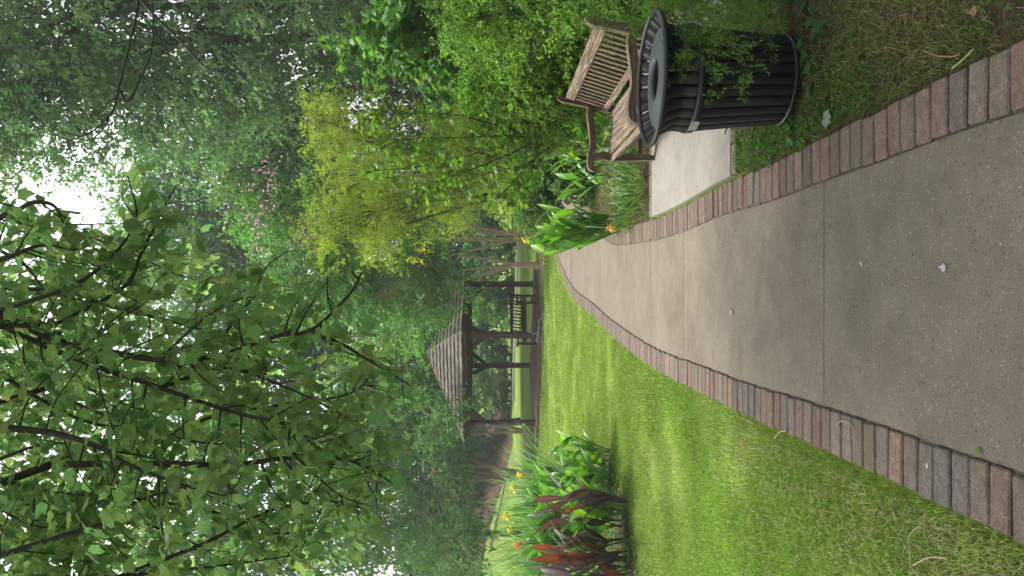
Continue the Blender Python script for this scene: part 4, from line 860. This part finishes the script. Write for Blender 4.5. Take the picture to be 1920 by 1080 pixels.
for i, (x, y, lb, ns, H, cl) in enumerate(spots):
    q = G(x, y); canna('canna_lily', lb, (q[0], q[1], .03), ns, H, .44, .06, cl, fl[i], spread=.24, lean=(.04, -.02, 0), nl=6, up=(.8, 2.0), grp='green cannas of the left flower bed')
pur = [(1178, 940, 'short purple leaved canna leaning right over the lawn edge', 3, .62, (.22, 0, 0)), (1172, 968, 'purple leaved canna with a red tinged leaf', 4, .95, (.12, 0, 0)), (1172, 1003, 'tall purple leaved canna with an orange flower', 4, 1.05, (.02, 0, 0)), (1180, 1030, 'dark purple leaved canna left of the orange flower', 4, .95, (.02, 0, 0)), (1180, 1075, 'purple leaved canna at the left edge of the photo', 3, .9, (0, 0, 0))]
for i, (x, y, lb, ns, H, ln) in enumerate(pur):
    q = G(x, y); canna('canna_lily', lb, (q[0], q[1], .03), ns - (i != 2), H, .56, .047, PC, [(972, 1022, 8.6, ORG)] if i == 2 else [], spread=.12, lean=ln, stemcol=(.05, .03, .025), nl=5, up=(1.6, 4.0), grp='purple cannas of the left flower bed')
def iris(name, label, loc, n, H, col, spread=.2, W=.012, cat='iris plant', curl=(.05, .45), fan=.3, grp=None):
    e = empty(name, loc, label=label, cat=cat, group=grp); lf = MB()
    for i in range(n):
        a = rs.uniform(0, 6.28); r = spread * math.sqrt(rs.rand()); 
        blade(lf, (r * math.cos(a), r * math.sin(a), 0), (math.cos(a) * fan * rs.rand() + rs.normal(0, .08), math.sin(a) * fan * rs.rand() + rs.normal(0, .08), 1), H * rs.uniform(.55, 1.05), W * rs.uniform(.7, 1.2), np.array(col) * rs.uniform(.7, 1.3), rs.uniform(*curl), .3, 8, shape=lambda q: (1 - q) ** .55)
    lf.build('leaves', M_canna, e, True); return e
for x, y, lb, H in ((1108, 930, 'sword leaved iris rising behind the yellow canna flowers', 1.55), (1108, 968, 'sword leaved iris behind the middle of the left flower bed', 1.7), (1108, 1015, 'sword leaved iris behind the orange canna flower', 1.7), (1108, 1062, 'sword leaved iris at the left edge behind the bed', 1.7)):
    q = G(x, y); iris('iris', lb, (q[0], q[1], .02), 170, H * 1.06, (.13, .24, .09), .42, .017, fan=.55, grp='irises behind the left flower bed')
for x, y, lb, H in ((1205, 350, 'low clump of strappy daylily leaves between the bench and the cannas', .42), (1190, 300, 'strappy daylily clump behind the bench leg', .5), (1185, 385, 'sparse strappy clump at the foot of the right canna', .4), (1195, 235, 'strappy clump partly hidden by the bench seat', .5)):
    q = G(x, y); iris('daylily', lb, (q[0], q[1], .03), 110, H, (.08, .16, .03), .32, .008, 'daylily', (.3, .9), .9, grp='daylilies behind the bench')

# ------------------------------------------------------------------ grass and ground cover
def xlo(Y): return xl(Y) - .225
def blades(mb, pos, H, W, cols, lean=.5):
    n = len(pos); a = rs.uniform(0, 2 * PI, n); d = np.stack([np.cos(a), np.sin(a), np.zeros(n)], 1); s_ = np.stack([-d[:, 1], d[:, 0], np.zeros(n)], 1) * W[:, None] * .5
    ln = rs.uniform(.1, 1.2, (n, 1)) * lean; up = np.array([[0, 0, 1.]]); h_ = H[:, None]
    mid = pos + up * h_ * .6 + d * ln * h_ * .35; tip = pos + up * h_ * (1 - .25 * ln) + d * ln * h_
    V = np.stack([pos - s_, pos + s_, mid + s_ * .7, mid - s_ * .7, tip], 1).reshape(-1, 3)
    lo = np.array([0, 1, 2, 3, 3, 2, 4]); L_ = (lo[None] + 5 * np.arange(n)[:, None]).ravel(); mb.raw(V, L_, np.tile([4, 3], n), np.repeat(cols, 5, 0))
LAT = rs.uniform(-1, 1, (64, 64))
def vn(X, Y):
    xi = np.floor(X).astype(int); yi = np.floor(Y).astype(int); u = sst(X - xi); v = sst(Y - yi); L_ = lambda a, b: LAT[a % 64, b % 64]
    return (L_(xi, yi) * (1 - u) + L_(xi + 1, yi) * u) * (1 - v) + (L_(xi, yi + 1) * (1 - u) + L_(xi + 1, yi + 1) * u) * v
def fnoise(X, Y, f=1.0, s=0): return vn(X * f + 9 * s, Y * f + 5 * s) * .75 + vn(X * f * 2.2 + 3 + s, Y * f * 2.2) * .45 + vn(X * f * 5.1, Y * f * 5.1 + s) * .3
mb = MB()
for y0, y1, dens, Hh, Wd in ((1.6, 4, 11000, .034, .0032), (4, 7, 6500, .034, .0042), (7, 11, 3400, .034, .006), (11, 16, 1400, .034, .010), (16, 25, 420, .035, .02)):
    X0 = -.45 * y1 - .8; area = (y1 - y0) * (2.5 - X0); n = int(area * dens); X = rs.uniform(X0, 2.5 if y1 > 11 else 0, n if y1 > 11 else int(n * (-X0) / (2.5 - X0))); Y = rs.uniform(y0, y1, len(X))
    e_ = xlo(Y); far_ = Y > 14.5; k = (X < e_ + rs.normal(.0, .014, len(X))) & ~far_ | far_ & (X < np.interp(Y, [14.5, 18, 19, 20, 25], [e_.max() if 0 else -.35, .3, 1.0, 2.2, 3]))
    k &= ((X - ctr[0]) / 1.75) ** 2 + ((Y - ctr[1]) / 2.0) ** 2 > 1.0
    X, Y = X[k], Y[k]; q = fnoise(X, Y, .8); q2 = fnoise(X, Y, 1.1, 3)
    c = np.array([.15, .26, .03])[None] * (1 + .25 * q[:, None]) + np.clip(q2[:, None] - .1, 0, 1) * np.array([[.26, .22, .14]]) + np.clip((Y[:, None] - 6) / 6, 0, 1) * np.array([[.05, .045, .012]]); dry = rs.rand(len(X)) < .10; c[dry] = np.array([.36, .36, .17])
    c *= rs.uniform(.65, 1.35, (len(X), 1)); near = np.clip((3.6 - Y) / 2, 0, 1) * .3; br = rs.rand(len(X)) < near; c[br] = np.array([.15, .12, .05]) * rs.uniform(.7, 1.2, (br.sum(), 1))
    blades(mb, np.stack([X, Y, np.zeros(len(X))], 1), Hh * rs.uniform(.5, 1.3, len(X)), Wd * rs.uniform(.7, 1.4, len(X)), c, .9)
mb.build('grass', M_grass, kind='stuff', label='mown green lawn grass', cat='grass')
# weedy ground on the right
mb = MB(); wv = MB(); dr = MB()
def bedpts(n, y0, y1, xw=1.6, powr=1.3):
    Y = rs.uniform(y0, y1, n); X = np.interp(Y, Rs[:130, 1], Rs[:130, 0]) + .225 + xw * rs.rand(n) ** powr; k = ~((Y > pY0 - .02) & (Y < pY1 + .02) & (X < 2.4)); X, Y = X[k], Y[k]
    z = .006 + .05 * sst((X - np.interp(Y, Rs[:130, 1], Rs[:130, 0]) - .215) / .35); return X, Y, z
X, Y, z = bedpts(30000, 1.6, 5.0, 1.5); k = fnoise(X, Y, 2.2, 1) > rs.normal(-.1, .3, len(X)); X, Y, z = X[k], Y[k], z[k]
c = jit((.08, .12, .022), len(X), .4, .2); dry = rs.rand(len(X)) < .3; c[dry] = np.array([.22, .18, .09]) * rs.uniform(.5, 1.2, (dry.sum(), 1))
blades(mb, np.stack([X, Y, z], 1), .045 * rs.uniform(.3, 1.2, len(X)), .0035 * rs.uniform(.7, 1.6, len(X)), c, 1.6)
X, Y, z = bedpts(9000, 7.6, 12, 3.0, 1.0); c = jit((.14, .17, .04), len(X), .3, .2); blades(mb, np.stack([X, Y, z], 1), .07 * rs.uniform(.4, 1.3, len(X)), .007 * rs.uniform(.7, 1.6, len(X)), c, 1.1)
mb.build('weed_grass', M_grass, kind='stuff', label='patchy weeds and grass in the soil right of the path', cat='weeds')
n = 9000; X, Y, z = bedpts(n, 1.7, 5.0, 1.6, 1.1); k = fnoise(X, Y, 2.6, 5) > rs.normal(.18, .25, len(X)); X, Y, z = X[k], Y[k], z[k]
edge = 2600; Ye = rs.uniform(3.1, pY0, edge); Xe = np.interp(Ye, Rs[:130, 1], Rs[:130, 0]) + .235 + .38 * rs.rand(edge); X = np.r_[X, Xe]; Y = np.r_[Y, Ye]; z = np.r_[z, np.full(edge, .035)]
d = rs.normal(size=(len(X), 3)); d[:, 2] = np.abs(d[:, 2]) * .5; put_leaves(wv, np.stack([X, Y, z + rs.uniform(0, .03, len(X))], 1), d, np.array([0, 0, 1.]) + rs.normal(0, .4, (len(X), 3)), rs.uniform(.012, .028, len(X)), T_OVAL, jit((.06, .14, .022), len(X), .35, .15))
n = 420; X, Y, z = bedpts(n, 3.5, 4.9, 1.2); put_leaves(wv, np.stack([X, Y, z + rs.uniform(.01, .05, len(X))], 1), rs.normal(size=(len(X), 3)) * [1, 1, .3], np.array([0, 0, 1.]) + rs.normal(0, .4, (len(X), 3)), rs.uniform(.035, .065, len(X)), T_MAPLE, jit((.045, .11, .025), len(X), .3, .1))
n = 5200; aa = rs.uniform(0, 2 * PI, n); rr = np.sqrt(rs.rand(n)) ; X = ctr[0] + .2 + 1.58 * rr * np.cos(aa); Y = ctr[1] + 2.05 * rr * np.sin(aa); hz_ = .16 * (1 - rr ** 3) + .06 + .12 * np.clip(fnoise(X, Y, 2, 2), 0, 1)
put_leaves(wv, np.stack([X, Y, hz_ * rs.rand(n) ** .6], 1), rs.normal(size=(n, 3)) * [1, 1, .5], np.array([0, 0, 1.]) + rs.normal(0, .5, (n, 3)), rs.uniform(.04, .1, n), T_NARROW, jit((.10, .22, .04), n, .3, .12))
wv.build('ground_cover', M_leaf, kind='stuff', label='low creeping leafy cover by the bin and under the left cannas', cat='ground cover')
X, Y, z = bedpts(3600, 1.7, 4.9, 1.5, 1.0)
for x_, y_, z_ in zip(X, Y, z):
    a = rs.uniform(0, PI); l_ = rs.uniform(.015, .065); d = np.array([math.cos(a), math.sin(a), rs.normal(0, .12)]) * l_ / 2; p = np.array([x_, y_, z_ + .014]); s_ = np.array([-d[1], d[0], 0]); s_ = s_ / np.linalg.norm(s_) * rs.uniform(.0012, .003)
    m_ = p + np.array([rs.normal(0, .006), rs.normal(0, .006), .006]); s_ = s_ * .6; dr.add([p - d - s_, p - d + s_, m_ + s_, m_ - s_, p + d], [(0, 1, 2, 3), (3, 2, 4)], np.array([.24, .19, .10]) * rs.uniform(.4, 1.2))
n = 1500
for i in range(n):      # clippings lying on the near lawn edge
    Yq = 1.8 + 3.2 * rs.rand() ** 1.3; xq = xlo(Yq) - .03 - abs(rs.normal(0, .28)); a = rs.uniform(0, PI); l_ = rs.uniform(.02, .07); d = np.array([math.cos(a), math.sin(a), rs.normal(0, .1)]) * l_ / 2; p = np.array([xq, Yq, .036]); s_ = nrm(np.array([-d[1], d[0], 0])) * .0014
    dr.add([p - d - s_, p - d + s_, p + s_ + [0, 0, .004], p - s_ + [0, 0, .004], p + d], [(0, 1, 2, 3), (3, 2, 4)], np.array([.26, .24, .12]) * rs.uniform(.5, 1.2))
dr.build('dry_clippings', M_grass, kind='stuff', label='dry stalks and clippings scattered on the soil and lawn edge', cat='clippings')

# tiny litter blown along the path
mb = MB(); n = 420; Y = 1.8 + 9 * rs.rand(n) ** 1.5; u = np.where(rs.rand(n) < .6, rs.beta(.35, .35, n), rs.rand(n)); X = np.array([xl(y) + (xr(y) - xl(y)) * q for y, q in zip(Y, u)])
cc = np.where(rs.rand(n, 1) < .45, np.array([[.30, .27, .2]]), np.array([[.07, .05, .03]])) * rs.uniform(.6, 1.3, (n, 1))
put_leaves(mb, np.stack([X, Y, np.full(n, PZ + .004)], 1), rs.normal(size=(n, 3)) * [1, 1, .08], np.array([0, 0, 1.]) + rs.normal(0, .1, (n, 3)), rs.uniform(.004, .013, n), T_DIA, cc)
mb.build('path_litter', M_leaf, kind='stuff', label='tiny leaf crumbs and seed scraps strewn on the concrete path', cat='litter')
# small fallen things
def fallen(x, y, L, col, tmpl, lb, nm='fallen_leaf', z=.018, cat='leaf', a=None):
    mb = MB(); q = G(x, y, z); a = rs.uniform(0, 6.28) if a is None else a
    TV = tmpl[0].copy(); TV[:, 2] = np.abs(TV[:, 2]) * 1.2; T2 = (TV, tmpl[1])
    put_leaves(mb, np.zeros((1, 3)), np.array([[math.cos(a), math.sin(a), .05]]), np.array([[0, 0, 1.]]), np.array([L]), T2, np.array([col])); o = mb.build(nm, M_leaf, label=lb, cat=cat); o.location = q; return o
fallen(1830, 838, .035, (.10, .22, .04), T_OVAL, 'small round green leaf on the near path by the left bricks')
fallen(1372, 590, .05, (.55, .5, .42), T_MAPLE, 'pale curled leaf in the middle of the path')
fallen(1773, 503, .035, (.6, .62, .75), T_MAPLE, 'pale bluish petal on the near path', 'fallen_petal', cat='petal')
fallen(1612, 490, .04, (.5, .55, .35), T_NARROW, 'slim pale pod lying on the path past the joint', 'fallen_pod', cat='pod')
fallen(1738, 868, .022, (.7, .68, .6), T_OVAL, 'white fleck on a grey paver of the left edging', 'fallen_petal', .03, 'petal')
fallen(1393, 824, .07, (.35, .16, .06), T_OVAL, 'brown curled leaf on the lawn beside the path', z=.04)
fallen(1575, 810, .05, (.3, .24, .12), T_NARROW, 'tan leaf scrap lying on the left pavers', 'fallen_scrap', .03)
fallen(1545, 222, .10, (.22, .26, .2), T_MAPLE, 'dull grey green lobed leaf on the weeds by the right pavers', z=.07)
fallen(1832, 18, .04, (.30, .17, .10), T_MAPLE, 'reddish brown leaf in the weeds at the lower right', z=.08)
fallen(1442, 82, .04, (.30, .18, .10), T_OVAL, 'small brown leaf on the soil beside the bin', z=.07)
def twig(pts, r, lb, col, z=.04):
    mb = MB(); q = np.array([G(a, b_, z) for a, b_ in pts]); o0 = q[0].copy(); mb.tube(spline(q - o0, 6), r, 5, col); o = mb.build('twig', M_bark, smooth=True, label=lb, cat='twig'); o.location = o0; return o
twig([(1575, 812), (1570, 802), (1576, 790), (1590, 792), (1598, 800)], .0025, 'curled pale twig lying across the left pavers', (.3, .25, .17), .03)
twig([(1708, 1058), (1706, 1030), (1704, 1010), (1712, 995), (1728, 985)], .0025, 'long bent twig at the bottom of the lawn', (.28, .24, .16))
twig([(1712, 1060), (1740, 1046), (1768, 1046), (1778, 1050)], .0025, 'straight pale twig crossing the bent twig on the lawn', (.33, .28, .2))
twig([(1452, 822), (1462, 810), (1474, 808)], .003, 'short pale twig at the lawn edge of the pavers', (.35, .3, .22))
twig([(1730, 95), (1760, 105), (1785, 106), (1800, 102)], .0025, 'curved brown twig in the weeds at the right', (.2, .15, .09), .08)
twig([(1785, 128), (1805, 112), (1825, 92)], .003, 'straight yellow green stalk in the weeds at the right', (.25, .28, .1), .08)


# ------------------------------------------------------------------ the air
mb = MB(); mb.box((-70, -12, -1.0), (70, 100, 60)); M_air = bpy.data.materials.new('air'); M_air.use_nodes = True; nn_ = M_air.node_tree.nodes; nn_.clear()
pv = nn_.new('ShaderNodeVolumePrincipled'); pv.inputs['Color'].default_value = (.9, .95, 1, 1); pv.inputs['Density'].default_value = .0013; oo = nn_.new('ShaderNodeOutputMaterial'); M_air.node_tree.links.new(pv.outputs[0], oo.inputs['Volume'])
mb.build('haze', M_air, kind='stuff', label='thin pale summer haze over the whole garden', cat='haze')
